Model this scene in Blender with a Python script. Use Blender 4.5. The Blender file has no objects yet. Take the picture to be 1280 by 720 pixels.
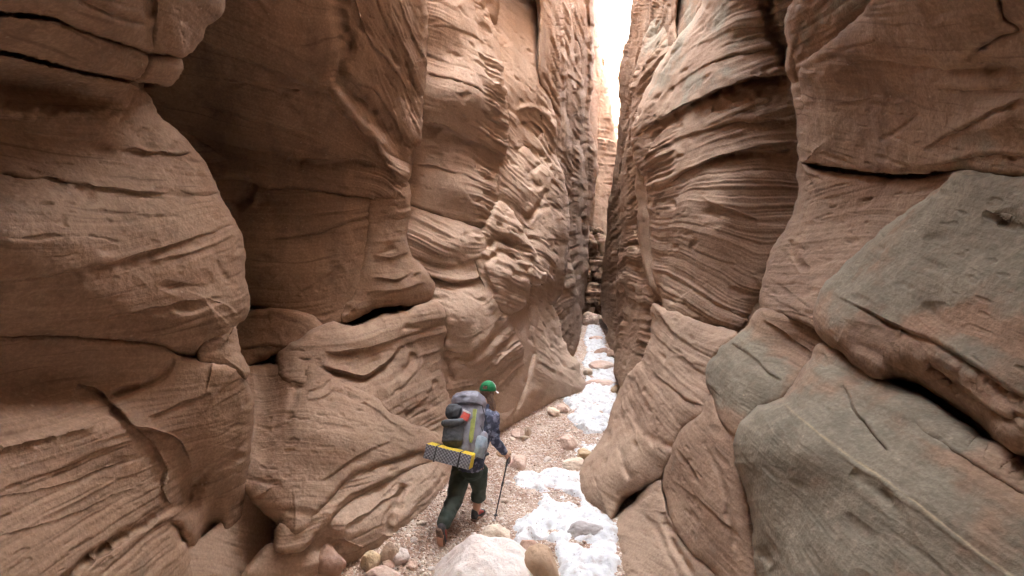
EXPO = 6.35
import bpy, bmesh, math, random
import numpy as np
from mathutils import Vector, Matrix
import time
T0 = time.time()
rng = np.random.default_rng(7)
random.seed(7)
F = 600.0      # focal length in photo pixels (photo 1280 x 720)
CZ = 2.65      # eye height above the path beside the hiker
scene = bpy.context.scene
COL = scene.collection

# ------------------------------------------------------------------ noise
PERM = rng.permutation(256).astype(np.int32)
PERM = np.concatenate([PERM, PERM, PERM])
GR = rng.normal(size=(256, 3)).astype(np.float32)
GR /= np.linalg.norm(GR, axis=1)[:, None]

def perlin(P):
    P = np.asarray(P, dtype=np.float32)
    i = np.floor(P).astype(np.int32)
    f = P - i
    u = f * f * f * (f * (f * 6 - 15) + 10)
    i &= 255
    out = np.zeros(P.shape[:-1], np.float32)
    for a in (0, 1):
        wa = u[..., 0] if a else 1 - u[..., 0]
        ha = PERM[i[..., 0] + a]
        for b in (0, 1):
            wb = u[..., 1] if b else 1 - u[..., 1]
            hb = PERM[ha + i[..., 1] + b]
            for c in (0, 1):
                wc = u[..., 2] if c else 1 - u[..., 2]
                g = GR[PERM[hb + i[..., 2] + c] & 255]
                out += wa * wb * wc * (g[..., 0] * (f[..., 0] - a) + g[..., 1] * (f[..., 1] - b) + g[..., 2] * (f[..., 2] - c))
    return out * 1.5

def fbm(P, octv=4, gain=.5, lac=2.03):
    a, s, o = 1.0, 1.0, 0
    for k in range(octv):
        o = o + a * perlin(P * s + 17.3 * k)
        a *= gain; s *= lac
    return o

# hardness profile of the bedding: one long 1-D table, 3 mm steps
NT = 1 << 14
def _layers(th):
    t = np.zeros(NT, np.float32); p = 0
    while p < NT:
        n = max(3, int(th / .003 * rng.lognormal(0, .55)))
        f = (np.arange(n) + .5) / n
        v = rng.uniform(-1, 1)
        prof = v + .55 * (1 - np.abs(2 * f - 1) ** 5) - .25 * f
        e = min(n, NT - p)
        t[p:p + e] = prof[:e]; p += n
    return t
LT = [_layers(.42), _layers(.16), _layers(.06), _layers(.024)]
LAMP = [.40, .32, .26, .16]
LTAB = sum(a * t for a, t in zip(LAMP, LT))
LTAB = np.convolve(np.concatenate([LTAB[-2:], LTAB, LTAB[:2]]), [.1, .2, .4, .2, .1], 'valid').astype(np.float32)
LCOL = (0.6 * _layers(.3) + .4 * _layers(.05)).astype(np.float32)
def table(s, T):
    q = (s / .003)
    k = np.floor(q).astype(np.int64); f = (q - k).astype(np.float32)
    return T[k % NT] * (1 - f) + T[(k + 1) % NT] * f

# ------------------------------------------------------------------ fields
def unproj(px, py, d):
    return np.stack([(px - 640) / F * d, d, (360 - py) / F * d + CZ], -1)

def floor_z(x, y):
    return .04 * (y - 5.3)

class Field:
    """smooth inverse-distance surface through a few surveyed points (x px, y px, metres)"""
    def __init__(self, pts, smooth=0.02):
        p = np.array(pts, float)
        self.c = p[:, :2] / 300; w = 1 / p[:, 2]; n = len(p)
        D = np.linalg.norm(self.c[:, None] - self.c[None], axis=-1)
        K = self._k(D) + smooth * np.eye(n)
        A = np.zeros((n + 3, n + 3)); A[:n, :n] = K; A[:n, n] = 1; A[:n, n + 1:] = self.c; A[n, :n] = 1; A[n + 1:, :n] = self.c.T
        s = np.linalg.solve(A, np.concatenate([w, [0, 0, 0]]))
        self.a = s[:n]; self.b = s[n:]
        self.lo = 1 / (p[:, 2].max() * 1.25); self.hi = 1 / (p[:, 2].min() * .6)
    @staticmethod
    def _k(r):
        return np.where(r > 1e-9, r * r * np.log(r + 1e-9), 0)
    def __call__(self, px, py):
        x = np.asarray(px) / 300; y = np.asarray(py) / 300
        w = self.b[0] + self.b[1] * x + self.b[2] * y
        for (cx, cy), a in zip(self.c, self.a):
            w = w + a * self._k(np.hypot(x - cx, y - cy))
        # soft clamp
        lo, hi = self.lo, self.hi
        return np.clip(w, lo, hi)

def smooth_outline(pts, closed=True, step=4.0):
    P = np.array([(p[0], p[1], p[2] if len(p) > 2 else 1.0) for p in pts], float)
    n = len(P); out = []
    rngk = range(n if closed else n - 1)
    for i in rngk:
        if closed: p0, p1, p2, p3 = P[(i - 1) % n], P[i], P[(i + 1) % n], P[(i + 2) % n]
        else: p0, p1, p2, p3 = P[max(i - 1, 0)], P[i], P[i + 1], P[min(i + 2, n - 1)]
        L = np.linalg.norm(p2[:2] - p1[:2])
        m = int(max(2, min(24, L / step)))
        # centripetal-ish: scale tangents with the local segment length
        def tan(a, b, c):
            la = np.linalg.norm(b[:2] - a[:2]) + 1e-6; lb = np.linalg.norm(c[:2] - b[:2]) + 1e-6
            return ((b - a) / la * lb + (c - b) / lb * la) / (la + lb)
        m1 = tan(p0, p1, p2) * L if np.any(p0 != p1) else p2 - p1
        m2 = tan(p1, p2, p3) * L if np.any(p3 != p2) else p2 - p1
        for k in range(m):
            t = k / m
            out.append((2 * t**3 - 3 * t**2 + 1) * p1 + (t**3 - 2 * t**2 + t) * m1 * .85 + (-2 * t**3 + 3 * t**2) * p2 + (t**3 - t**2) * m2 * .85)
    if not closed: out.append(P[-1])
    return np.array(out)

def seg_dist(X, Y, Q, closed, chunk=60000):
    """distance, signed side, position along the line, nearest point and its weight"""
    A = Q if closed else Q[:-1]
    B = np.roll(Q, -1, 0) if closed else Q[1:]
    ab = B[:, :2] - A[:, :2]; L2 = (ab**2).sum(1) + 1e-9
    sh = X.shape; x = X.ravel(); y = Y.ravel()
    D = np.empty(x.size, np.float32); S = np.empty_like(D); U = np.empty_like(D); NX = np.empty_like(D); NY = np.empty_like(D); W = np.empty_like(D)
    for c in range(0, x.size, chunk):
        xs = x[c:c + chunk, None] - A[None, :, 0]; ys = y[c:c + chunk, None] - A[None, :, 1]
        t = np.clip((xs * ab[:, 0] + ys * ab[:, 1]) / L2, 0, 1)
        dx = xs - t * ab[:, 0]; dy = ys - t * ab[:, 1]
        d2 = dx * dx + dy * dy
        k = d2.argmin(1); r = np.arange(len(k))
        D[c:c + chunk] = np.sqrt(d2[r, k])
        S[c:c + chunk] = np.sign(ab[k, 0] * ys[r, k] - ab[k, 1] * xs[r, k])
        tk = t[r, k]
        U[c:c + chunk] = (k + tk) / len(A)
        NX[c:c + chunk] = x[c:c + chunk] - dx[r, k]; NY[c:c + chunk] = y[c:c + chunk] - dy[r, k]
        W[c:c + chunk] = A[k, 2] * (1 - tk) + B[k, 2] * tk
    return [v.reshape(sh) for v in (D, S, U, NX, NY, W)]

def inside(X, Y, Q):
    res = np.zeros(X.shape, bool); n = len(Q)
    for i in range(n):
        x1, y1 = Q[i, :2]; x2, y2 = Q[(i + 1) % n, :2]
        if y1 == y2: continue
        c = ((y1 > Y) != (y2 > Y)) & (X < (x2 - x1) * (Y - y1) / (y2 - y1) + x1)
        res ^= c
    return res

def axis(lo, hi, flo, fhi, step):
    """fine spacing inside the framed part, growing outside"""
    v = list(np.arange(max(lo, flo), min(hi, fhi) + step, step))
    s, x = step, v[0]
    pre = []
    while x > lo:
        s = min(s * 1.12, 30); x -= s; pre.append(x)
    s, x = step, v[-1]
    while x < hi:
        s = min(s * 1.12, 30); x += s; v.append(x)
    return np.array(pre[::-1] + v)

def mesh_np(name, V, Fc, smooth=True):
    me = bpy.data.meshes.new(name)
    me.vertices.add(len(V)); me.vertices.foreach_set('co', np.ascontiguousarray(V, np.float32).ravel())
    Fc = np.asarray(Fc, np.int32)
    n = Fc.shape[1]
    me.loops.add(Fc.size); me.loops.foreach_set('vertex_index', Fc.ravel())
    me.polygons.add(len(Fc)); me.polygons.foreach_set('loop_start', np.arange(0, Fc.size, n, dtype=np.int32))
    me.update(calc_edges=True)
    if smooth: me.polygons.foreach_set('use_smooth', np.ones(len(Fc), bool))
    me.validate()
    return me

def attr(me, name, v):
    a = me.attributes.new(name, 'FLOAT', 'POINT'); a.data.foreach_set('value', np.ascontiguousarray(v, np.float32))

def link(name, me, mat=None, parent=None, **props):
    o = bpy.data.objects.new(name, me); COL.objects.link(o)
    if mat: me.materials.append(mat)
    if parent: o.parent = parent
    for k, v in props.items(): o[k] = v
    return o

STEP = 1.25
def trace_bedding(px, py, lines):
    C, Vv = [], []
    for s, ln in lines:
        q = smooth_outline(ln, False, 8.0)
        L = np.concatenate([[0], np.cumsum(np.hypot(*np.diff(q[:, :2], axis=0).T))])
        n = max(4, int(L[-1] / 28))
        for u in np.linspace(0, L[-1], n):
            C.append((np.interp(u, L, q[:, 0]), np.interp(u, L, q[:, 1]))); Vv.append(s)
    c = np.array(C) / 100; v = np.array(Vv); n = len(c)
    D = np.linalg.norm(c[:, None] - c[None], axis=-1)
    A = np.zeros((n + 3, n + 3)); A[:n, :n] = Field._k(D) + .03 * np.eye(n); A[:n, n] = 1; A[:n, n + 1:] = c; A[n, :n] = 1; A[n + 1:, :n] = c.T
    so = np.linalg.lstsq(A, np.concatenate([v, [0, 0, 0]]), rcond=None)[0]
    x, y = px / 100, py / 100
    o = so[n] + so[n + 1] * x + so[n + 2] * y
    for (a, b), k in zip(c, so[:n]): o = o + k * Field._k(np.hypot(x - a, y - b))
    return o.astype(np.float32)
def rock(name, label, outline, field, off=0.0, R=60, K=.3, r2=9, k2=.10, bed=None, curv=0.0, amp=.05, freq=1.0, rough=1.0,
         feats=(), blobs=(), pat=(), vein=(), calm=(), hue=0.0, mat=None, step=None, side=-1, skirt=.9, jit=1.0, seed=0, lines=None, Wov=None, grow=None):
    t0 = time.time()
    step = step or STEP
    Q = smooth_outline(outline)
    if Wov is not None: Q[:, 2] = Wov * Q[:, 2]
    if grow is not None: Q[:, :2] += grow
    # natural unevenness of the outline
    if jit:
        s = np.arange(len(Q)) * .45 + seed * 31.7
        pz = np.stack([s, s * 0 + .5, s * 0 + seed], -1)
        fr = (np.abs(Q[:, 0] - 640) < 700) & (np.abs(Q[:, 1] - 360) < 420)
        Q[:, 0] += fr * jit * perlin(pz) * 2; Q[:, 1] += fr * jit * perlin(pz + 9.1) * 2
    x0, y0 = Q[:, :2].min(0); x1, y1 = Q[:, :2].max(0)
    gx = axis(x0 - 2, x1 + 2, -24, 1304, step); gy = axis(y0 - 2, y1 + 2, -24, 744, step)
    X, Y = np.meshgrid(gx, gy)
    ins = inside(X, Y, Q)
    # faces kept: any corner inside
    fa = ins[:-1, :-1] | ins[1:, :-1] | ins[:-1, 1:] | ins[1:, 1:]
    used = np.zeros_like(ins)
    used[:-1, :-1] |= fa; used[1:, :-1] |= fa; used[:-1, 1:] |= fa; used[1:, 1:] |= fa
    iy, ix = np.nonzero(used)
    idx = -np.ones(X.shape, np.int64); idx[iy, ix] = np.arange(len(iy))
    px = X[iy, ix]; py = Y[iy, ix]; inn = ins[iy, ix]
    D, S, U, NX, NY, W = seg_dist(px, py, Q, True)
    px = np.where(inn, px, NX); py = np.where(inn, py, NY)
    t = np.where(inn, D, 0)
    w = field(px, py) * (1 - off)
    d = 1 / w
    sc = d / 5.0
    # rounding toward the outline
    a = np.clip(1 - t / R, 0, 1); d = d + K * W * (1 - np.sqrt(np.clip(1 - a**2.2, 0, 1)))
    a = np.clip(1 - t / r2, 0, 1); d = d + k2 * np.sqrt(sc) * np.clip(W, .4, 1) * (1 - np.sqrt(np.clip(1 - a * a, 0, 1)))
    for b in blobs:                         # broad swellings / hollows: x, y, rx, ry, angle, metres toward the eye
        c, s_ = math.cos(math.radians(b[4])), math.sin(math.radians(b[4]))
        u = ((px - b[0]) * c + (py - b[1]) * s_) / b[2]; v = (-(px - b[0]) * s_ + (py - b[1]) * c) / b[3]
        d = d - b[5] * np.exp(-(u * u + v * v))
    for f in feats:                         # traced cracks (g), ledges (l), ridges (r)
        kind, wd, am = f[0], f[1], f[2]
        q = smooth_outline(f[3], False)
        bx = (px > q[:, 0].min() - 4 * wd) & (px < q[:, 0].max() + 4 * wd) & (py > q[:, 1].min() - 4 * wd) & (py < q[:, 1].max() + 4 * wd)
        if not bx.any(): continue
        xx, yy = px[bx], py[bx]
        wob = np.stack([xx * .035, yy * .035, xx * 0 + 3.3], -1)
        xx = xx + 3.0 * perlin(wob) + 0.5 * perlin(wob * 4); yy = yy + 3.0 * perlin(wob + 5.5) + 0.5 * perlin(wob * 4 + 3)
        fd, fs, fu, _, _, _ = seg_dist(xx, yy, q, False)
        fade = np.clip(np.minimum(fu, 1 - fu) * 8, 0, 1) ** .6
        fade = fade * (.75 + .5 * perlin(wob * 2.2 + 40))
        if kind == 'g': dd = am * np.exp(-(fd / wd)**2) * fade
        elif kind == 'r': dd = -am * np.exp(-(fd / wd)**2) * fade
        else:
            sd = fd * fs
            dd = am * fade * np.where(sd > 0, np.exp(-sd / wd) * np.clip(sd / 3.0, 0, 1), 0) - am * .25 * fade * np.where(sd <= 0, np.exp(sd / (wd * .6)), np.exp(-sd / 2.5))
        tmp = np.zeros_like(d); tmp[bx] = dd; d = d + tmp
    P = unproj(px, py, d).astype(np.float32)
    # bedding frame
    if bed is None: bed = (.5 * (x0 + x1), .5 * (y0 + y1), 5)
    cx, cy, an = bed[:3]
    an = math.radians(an)
    e = 12.0
    pa = unproj(cx, cy, 1 / float(field(cx, cy))); pb = unproj(cx + e * math.cos(an), cy + e * math.sin(an), 1 / float(field(cx + e * math.cos(an), cy + e * math.sin(an))))
    v = pb - pa; v /= np.linalg.norm(v)
    n = np.cross(v, [1.0, 0, 0.0]); n /= np.linalg.norm(n)
    if n[2] < 0: n = -n
    rel = P - pa
    so = (rel @ n.astype(np.float32)); along = rel @ v.astype(np.float32)
    so = so + curv * along**2
    if lines:                               # bedding traced along the exposed beds: (height in the pile, line)
        so = trace_bedding(px, py, lines)
    PP = P + seed * 13.7
    so = so + .10 * perlin(PP * .55) + .022 * perlin(PP * 2.1) + .006 * perlin(PP * 7)
    # normals of the smooth surface, on the grid
    G = np.zeros(X.shape + (3,), np.float32); G[iy, ix] = P
    def diff(G, ax):
        m = used
        o = np.zeros_like(G)
        if ax == 1:
            f_ = np.zeros_like(m); f_[:, :-1] = m[:, :-1] & m[:, 1:]
            b_ = np.zeros_like(m); b_[:, 1:] = f_[:, :-1]
            df = np.zeros_like(G); df[:, :-1] = G[:, 1:] - G[:, :-1]
            db = np.zeros_like(G); db[:, 1:] = df[:, :-1]
        else:
            f_ = np.zeros_like(m); f_[:-1] = m[:-1] & m[1:]
            b_ = np.zeros_like(m); b_[1:] = f_[:-1]
            df = np.zeros_like(G); df[:-1] = G[1:] - G[:-1]
            db = np.zeros_like(G); db[1:] = df[:-1]
        return df * f_[..., None] + db * b_[..., None]
    N = np.cross(diff(G, 0), diff(G, 1))[iy, ix]
    N /= np.linalg.norm(N, axis=1)[:, None] + 1e-12
    view = P - np.array([0, 0, CZ], np.float32); flip = (N * view).sum(1) > 0; N[flip] *= -1
    far = np.clip(d / 6, .8, 3)[:, None]
    h = table(so * freq, LTAB)
    m1 = np.clip(.62 + 1.5 * perlin(PP * .5 + 70) + .8 * perlin(PP * 1.6 + 3), .04, 1.5)
    for b in calm:                          # places scoured smooth by floods
        m1 = m1 * (1 - .85 * np.exp(-(((px - b[0]) / b[2])**2 + ((py - b[1]) / b[3])**2)**1.5))
    # layers are worn back on patches of smooth, scoured rock
    dis = amp * m1 * (h - .15)
    dis += rough * (.045 * perlin(PP * 1.05 + 11) + .022 * perlin(PP * 2.4 + 5) + .010 * perlin(PP * 5.3) + .0045 * perlin(PP * 12) + .0022 * perlin(PP * 27) + .0010 * perlin(PP * 60))
    lm = .5 + .40 * fbm(np.stack([so * 30, PP[:, 1] * 1.1, PP[:, 2] * 1.1], 1).astype(np.float32), 2, .6)
    dis -= .018 * m1 * np.clip(.36 - lm, 0, 1) / .2 * min(amp / .03, 1.6)
    # scoop marks and pits
    st = PP @ np.stack([v, n * 2.4, np.cross(v, n)], 1).astype(np.float32)
    pit = np.clip(perlin(st * 3.1 + 31) - .38, 0, 1); dis -= rough * .10 * pit
    pit2 = np.clip((perlin(st * np.array([7, 10, 9], np.float32) + 2) - .40) / .09, 0, 1); dis -= rough * .011 * pit2 * np.clip(.6 + 1.6 * perlin(PP * .8 + 55), 0, 1.4)
    P2 = P + N * (dis * (0.35 + .65 * np.clip(t / 6, 0, 1)))[:, None] * np.minimum(far, 1.6)
    # patina stains
    pa_ = np.zeros(len(P), np.float32)
    for b in pat:
        c, s_ = math.cos(math.radians(b[4])), math.sin(math.radians(b[4]))
        u = ((px - b[0]) * c + (py - b[1]) * s_) / b[2]; vv = (-(px - b[0]) * s_ + (py - b[1]) * c) / b[3]
        r = np.sqrt(u * u + vv * vv)
        pa_ = np.maximum(pa_, b[5] * np.clip((1.15 - r) / .5, 0, 1))
    if len(pat):
        nn = fbm(PP * 1.3 + 8, 5, .6)
        pa_ = np.clip(pa_ * (1.0 + .2) + nn * .8 * (pa_ > 0) - .12, 0, 1) * (pa_ > 0)
    ve_ = np.zeros(len(P), np.float32)
    for wd, ln in vein:
        q = smooth_outline(ln, False); wob = np.stack([px * .03, py * .03, px * 0], -1)
        fd, fs, fu, *_ = seg_dist(px + 1.5 * perlin(wob), py + 1.5 * perlin(wob + 9), q, False)
        ve_ = np.maximum(ve_, np.exp(-(fd / wd)**2) * np.clip(np.minimum(fu, 1 - fu) * 10, 0, 1) * np.clip(.75 + .9 * perlin(wob * 1.7 + 5), 0, 1))
    # faces
    fy, fx = np.nonzero(fa)
    Fq = np.stack([idx[fy, fx], idx[fy + 1, fx], idx[fy + 1, fx + 1], idx[fy, fx + 1]], 1)
    # skirt: sides of the mass, running back into the wall and narrowing
    nv = len(P2)
    ed = np.concatenate([Fq[:, [0, 1]], Fq[:, [1, 2]], Fq[:, [2, 3]], Fq[:, [3, 0]]])
    key = np.sort(ed, 1); key = key[:, 0] * nv + key[:, 1]
    uq, inv, cnt = np.unique(key, return_inverse=True, return_counts=True)
    be = ed[cnt[inv] == 1]
    bv = np.unique(be)
    fc = np.stack([px[Fq].mean(1), py[Fq].mean(1)], 1)
    acc = np.zeros((nv, 2)); 
    for k in range(4): np.add.at(acc, Fq[:, k], fc - np.stack([px[Fq[:, k]], py[Fq[:, k]]], 1))
    inw = acc[bv]; inw /= np.linalg.norm(inw, axis=1)[:, None] + 1e-9
    # smooth the inward directions with a long-range average toward deeper interior
    rings = []
    for frac, ins_ in ((.12, 2.0), (.45, 5.0), (1.0, 12.0)):
        qx = px[bv] + inw[:, 0] * ins_; qy = py[bv] + inw[:, 1] * ins_
        dv = 1 / (w[bv]) + K * W[bv] + skirt * frac
        dv = np.maximum(dv, d[bv] + skirt * frac * .9)
        r = unproj(qx, qy, dv)
        r[:, 0] += side * .15 * skirt * frac
        rings.append(r)
    mp = -np.ones(nv, np.int64); mp[bv] = np.arange(len(bv))
    V = np.concatenate([P2] + rings); Fs = [Fq]
    base_prev = None
    for k in range(3):
        o1 = nv + k * len(bv)
        a0 = be[:, 0] if k == 0 else nv + (k - 1) * len(bv) + mp[be[:, 0]]
        b0 = be[:, 1] if k == 0 else nv + (k - 1) * len(bv) + mp[be[:, 1]]
        Fs.append(np.stack([b0, a0, o1 + mp[be[:, 0]], o1 + mp[be[:, 1]]], 1))
    me = mesh_np(name, V, np.concatenate(Fs))
    # vertex order may be validated but not changed
    def ext(v): return np.concatenate([v, v[bv], v[bv], v[bv]])
    attr(me, 'patina', ext(pa_))
    attr(me, 'band', ext(table(so * freq * .7 + 3.1, LCOL)))
    store_tones(me, V, ext(so))
    attr(me, 'vein', ext(ve_))
    attr(me, 'hue', np.full(len(V), hue, np.float32))
    o = link(name, me, mat or MAT_ROCK, label=label, kind='structure')
    print('rock %-60s %7d verts %.1fs' % (label[:60], len(V), time.time() - t0))
    return o

def store_tones(me, V, so):
    V = V.astype(np.float32)
    attr(me, 'tone_a', .5 + .42 * fbm(V * .9, 4, .6))
    q = V * np.array([2.6, 2.6, .28], np.float32)
    attr(me, 'streak', np.clip(.5 + .5 * fbm(q + 3, 4, .6), 0, 1) * np.clip(.5 + 1.4 * perlin(V * .35 + 90), 0, 1))
    attr(me, 'tone_b', .5 + .36 * fbm(V * 4.2 + 7, 4, .68))
    L = np.stack([so * 30, V[:, 1] * 1.1, V[:, 2] * 1.1], 1).astype(np.float32)
    attr(me, 'lamina', .5 + .40 * fbm(L, 3, .6))
MASSES = []
def mass(*a, **k): MASSES.append((a, k))
def build_masses():
    info = []
    for a, k in MASSES:
        Q = smooth_outline(a[2]); info.append((Q, a[3], k.get('off', 0), k.get('step') is not None))
    for i, (a, k) in enumerate(MASSES):
        Q, fld, off, back = info[i]
        if not back:
            T = np.roll(Q, -1, 0)[:, :2] - np.roll(Q, 1, 0)[:, :2]; T /= np.linalg.norm(T, axis=1)[:, None] + 1e-9
            ar = np.sum(Q[:, 0] * np.roll(Q[:, 1], -1) - np.roll(Q[:, 0], -1) * Q[:, 1])
            Nn = np.stack([T[:, 1], -T[:, 0]], 1) * (1 if ar > 0 else -1)
            X = Q[:, 0] + Nn[:, 0] * 6; Y = Q[:, 1] + Nn[:, 1] * 6
            own = 1 / (fld(Q[:, 0], Q[:, 1]) * (1 - off))
            best = np.full(len(Q), 1e3)
            for j, (q2, f2, o2, b2) in enumerate(info):
                if j == i or b2: continue
                m = inside(X, Y, q2)
                if m.any(): best[m] = np.minimum(best[m], 1 / (f2(X[m], Y[m]) * (1 - o2)))
            W = np.clip((best - own) / (.12 * own), .12, 1.0)
            kk = np.ones(9) / 9; n = len(W)
            W = np.convolve(np.concatenate([W[-4:], W, W[:4]]), kk, 'valid')
            k = dict(k, Wov=np.maximum(W, .3) if k.get('sharp') else W, grow=(-.3 if k.get('sharp') else 1.0) * Nn * (4.0 * np.clip(1 - W * 1.6, 0, 1))[:, None])
        k.pop('sharp', None); rock(*a, **k)

# ------------------------------------------------------------------ materials
def nodes(name):
    m = bpy.data.materials.new(name); m.use_nodes = True
    nt = m.node_tree; b = nt.nodes['Principled BSDF']
    return m, nt, b
def nd(nt, typ, inputs=None, **kw):
    n = nt.nodes.new(typ)
    for k, v in kw.items(): setattr(n, k, v)
    for k, v in (inputs or {}).items():
        if isinstance(v, bpy.types.NodeSocket): nt.links.new(v, n.inputs[k])
        else: n.inputs[k].default_value = v
    return n
def mixc(nt, f, a, b, mode='MIX'):
    n = nt.nodes.new('ShaderNodeMix'); n.data_type = 'RGBA'; n.blend_type = mode
    for k, v in ((0, f), (6, a), (7, b)):
        if isinstance(v, bpy.types.NodeSocket): nt.links.new(v, n.inputs[k])
        else: n.inputs[k].default_value = v if k == 0 else (*v, 1)[:4]
    return n.outputs[2]
def mathn(nt, op, a, b=0.0, c=None, clamp=False):
    n = nt.nodes.new('ShaderNodeMath'); n.operation = op; n.use_clamp = clamp
    for k, v in enumerate((a, b) if c is None else (a, b, c)):
        if isinstance(v, bpy.types.NodeSocket): nt.links.new(v, n.inputs[k])
        else: n.inputs[k].default_value = v
    return n.outputs[0]
def ramp(nt, x, lo, hi):
    n = nt.nodes.new('ShaderNodeMapRange'); n.interpolation_type = 'SMOOTHSTEP'
    nt.links.new(x, n.inputs[0]); n.inputs[1].default_value = lo; n.inputs[2].default_value = hi
    return n.outputs[0]

def rock_material(name, tan, pink, dark, bump=1.0):
    m, nt, b = nodes(name)
    geo = nd(nt, 'ShaderNodeNewGeometry').outputs['Position']
    A = lambda s: nd(nt, 'ShaderNodeAttribute', attribute_name=s).outputs['Fac']
    pat, band, hue = A('patina'), A('band'), A('hue')
    n1, n2, n3 = A('tone_a'), A('tone_b'), A('lamina')
    grain = nd(nt, 'ShaderNodeTexNoise', {'Vector': geo, 'Scale': 45.0, 'Detail': 3, 'Roughness': .7}).outputs[0]
    c = mixc(nt, ramp(nt, n1, .38, .64), tan, pink)
    c = mixc(nt, mathn(nt, 'MULTIPLY', ramp(nt, n2, .50, .72), .45), c, dark)
    c = mixc(nt, mathn(nt, 'MULTIPLY', ramp(nt, n3, .50, .74), .32), c, tuple(x * 1.28 for x in tan))
    c = mixc(nt, mathn(nt, 'MULTIPLY', ramp(nt, band, .35, 1.3), .30), c, dark)
    c = mixc(nt, mathn(nt, 'MULTIPLY', mathn(nt, 'SUBTRACT', 1.0, ramp(nt, n3, .16, .34)), .55), c, (.165, .098, .064))
    c = mixc(nt, mathn(nt, 'MULTIPLY', ramp(nt, A('streak'), .38, .72), .42), c, (.200, .132, .098))
    c = mixc(nt, hue, c, (.56, .405, .302))  # pale pink stone; on the central masses it also stands in for stronger light
    # thin desert varnish, pale lichen-grey with rusty holes
    n5 = n2
    pc = mixc(nt, ramp(nt, n5, .40, .62), (.235, .212, .160), (.315, .280, .210))
    pf = ramp(nt, mathn(nt, 'ADD', pat, mathn(nt, 'MULTIPLY', mathn(nt, 'SUBTRACT', n5, .5), .9)), .12, .85)
    c = mixc(nt, mathn(nt, 'MULTIPLY', pf, .80), c, pc)
    sp = nd(nt, 'ShaderNodeTexVoronoi', {'Vector': geo, 'Scale': 13.0}).outputs['Distance']
    spk = mathn(nt, 'MULTIPLY', mathn(nt, 'SUBTRACT', 1.0, ramp(nt, sp, .05, .16)), ramp(nt, n2, .56, .66))
    c = mixc(nt, mathn(nt, 'MULTIPLY', spk, .55), c, (.55, .44, .34))
    c = mixc(nt, A('vein'), c, (.50, .39, .25))
    c = mixc(nt, ramp(nt, grain, .35, .75), tuple_mul(nt, c, .74), c)
    nt.links.new(c, b.inputs['Base Color'])
    b.inputs['Roughness'].default_value = .93
    b.inputs['Specular IOR Level'].default_value = .18
    hgt = mathn(nt, 'ADD', mathn(nt, 'MULTIPLY', n3, .0045), mathn(nt, 'MULTIPLY', grain, .006))
    bp = nd(nt, 'ShaderNodeBump', {'Strength': .75 * bump, 'Distance': 1.0, 'Height': hgt}).outputs[0]
    nt.links.new(bp, b.inputs['Normal'])
    return m
def tuple_mul(nt, sock, k):
    return mixc(nt, 1.0, sock, (k, k, k), 'MULTIPLY')
MAT_ROCK = rock_material('sandstone', (.390, .262, .178), (.358, .230, .155), (.242, .151, .103))
# ------------------------------------------------------------------ surveyed depth of the two walls
FL = Field([(0, 0, 1.85), (150, 60, 2.55), (240, 40, 3.1), (0, 130, 2.5), (170, 170, 3.25), (0, 300, 2.25), (300, 320, 3.75), (0, 420, 2.4), (230, 430, 3.3),
            (0, 720, 2.1), (160, 600, 2.95), (312, 500, 3.8), (300, 640, 4.1), (370, 715, 4.45), (-500, 360, 1.5), (-400, -400, 1.45), (200, -500, 2.3), (-500, 900, 1.5)])
FR = Field([(200, 100, 4.7), (300, 0, 4.35), (400, 0, 4.75), (440, 60, 5.15), (530, 0, 6.1), (530, 100, 6.4), (280, 230, 5.4), (505, 235, 6.1), (330, 330, 5.3), (300, 450, 5.1), (430, 350, 5.6), (530, 350, 6.2),
            (330, 600, 4.2), (400, 500, 4.75), (390, 700, 4.0), (450, 690, 4.3), (500, 655, 4.8), (480, 520, 5.35), (555, 400, 6.6), (550, 560, 6.2), (300, -600, 3.2), (530, -600, 4.6), (200, 900, 3.5)])
FM = Field([(515, 60, 6.9), (520, 240, 7.1), (570, 120, 7.15), (612, 0, 7.9), (637, 150, 8.3), (560, 350, 6.9), (600, 290, 7.7), (560, 450, 6.8), (650, 430, 8.5), (600, 500, 7.5), (630, 545, 8.2), (560, 600, 6.5),
            (610, -600, 6.6), (500, -600, 6.0)])
FN = Field([(640, 100, 9.4), (697, 180, 11.2), (640, 270, 9.2), (680, 345, 9.7), (700, 60, 11.3), (712, 300, 11.6), (655, 470, 8.9), (636, 540, 8.4), (700, 505, 10.3), (732, 490, 11.0), (722, 400, 12.6), (690, -600, 9.5), (610, -600, 8.2), (610, 0, 9.4)])
FX = Field([(700, 200, 13), (715, 200, 14.5), (735, 200, 19), (756, 200, 25), (715, 430, 14.5), (730, 400, 18), (752, 370, 26), (756, -300, 17), (700, -300, 10)])
FZ = Field([(690, 40, 30), (750, 40, 33), (790, 400, 32), (740, 400, 31), (760, 200, 33)])
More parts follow.
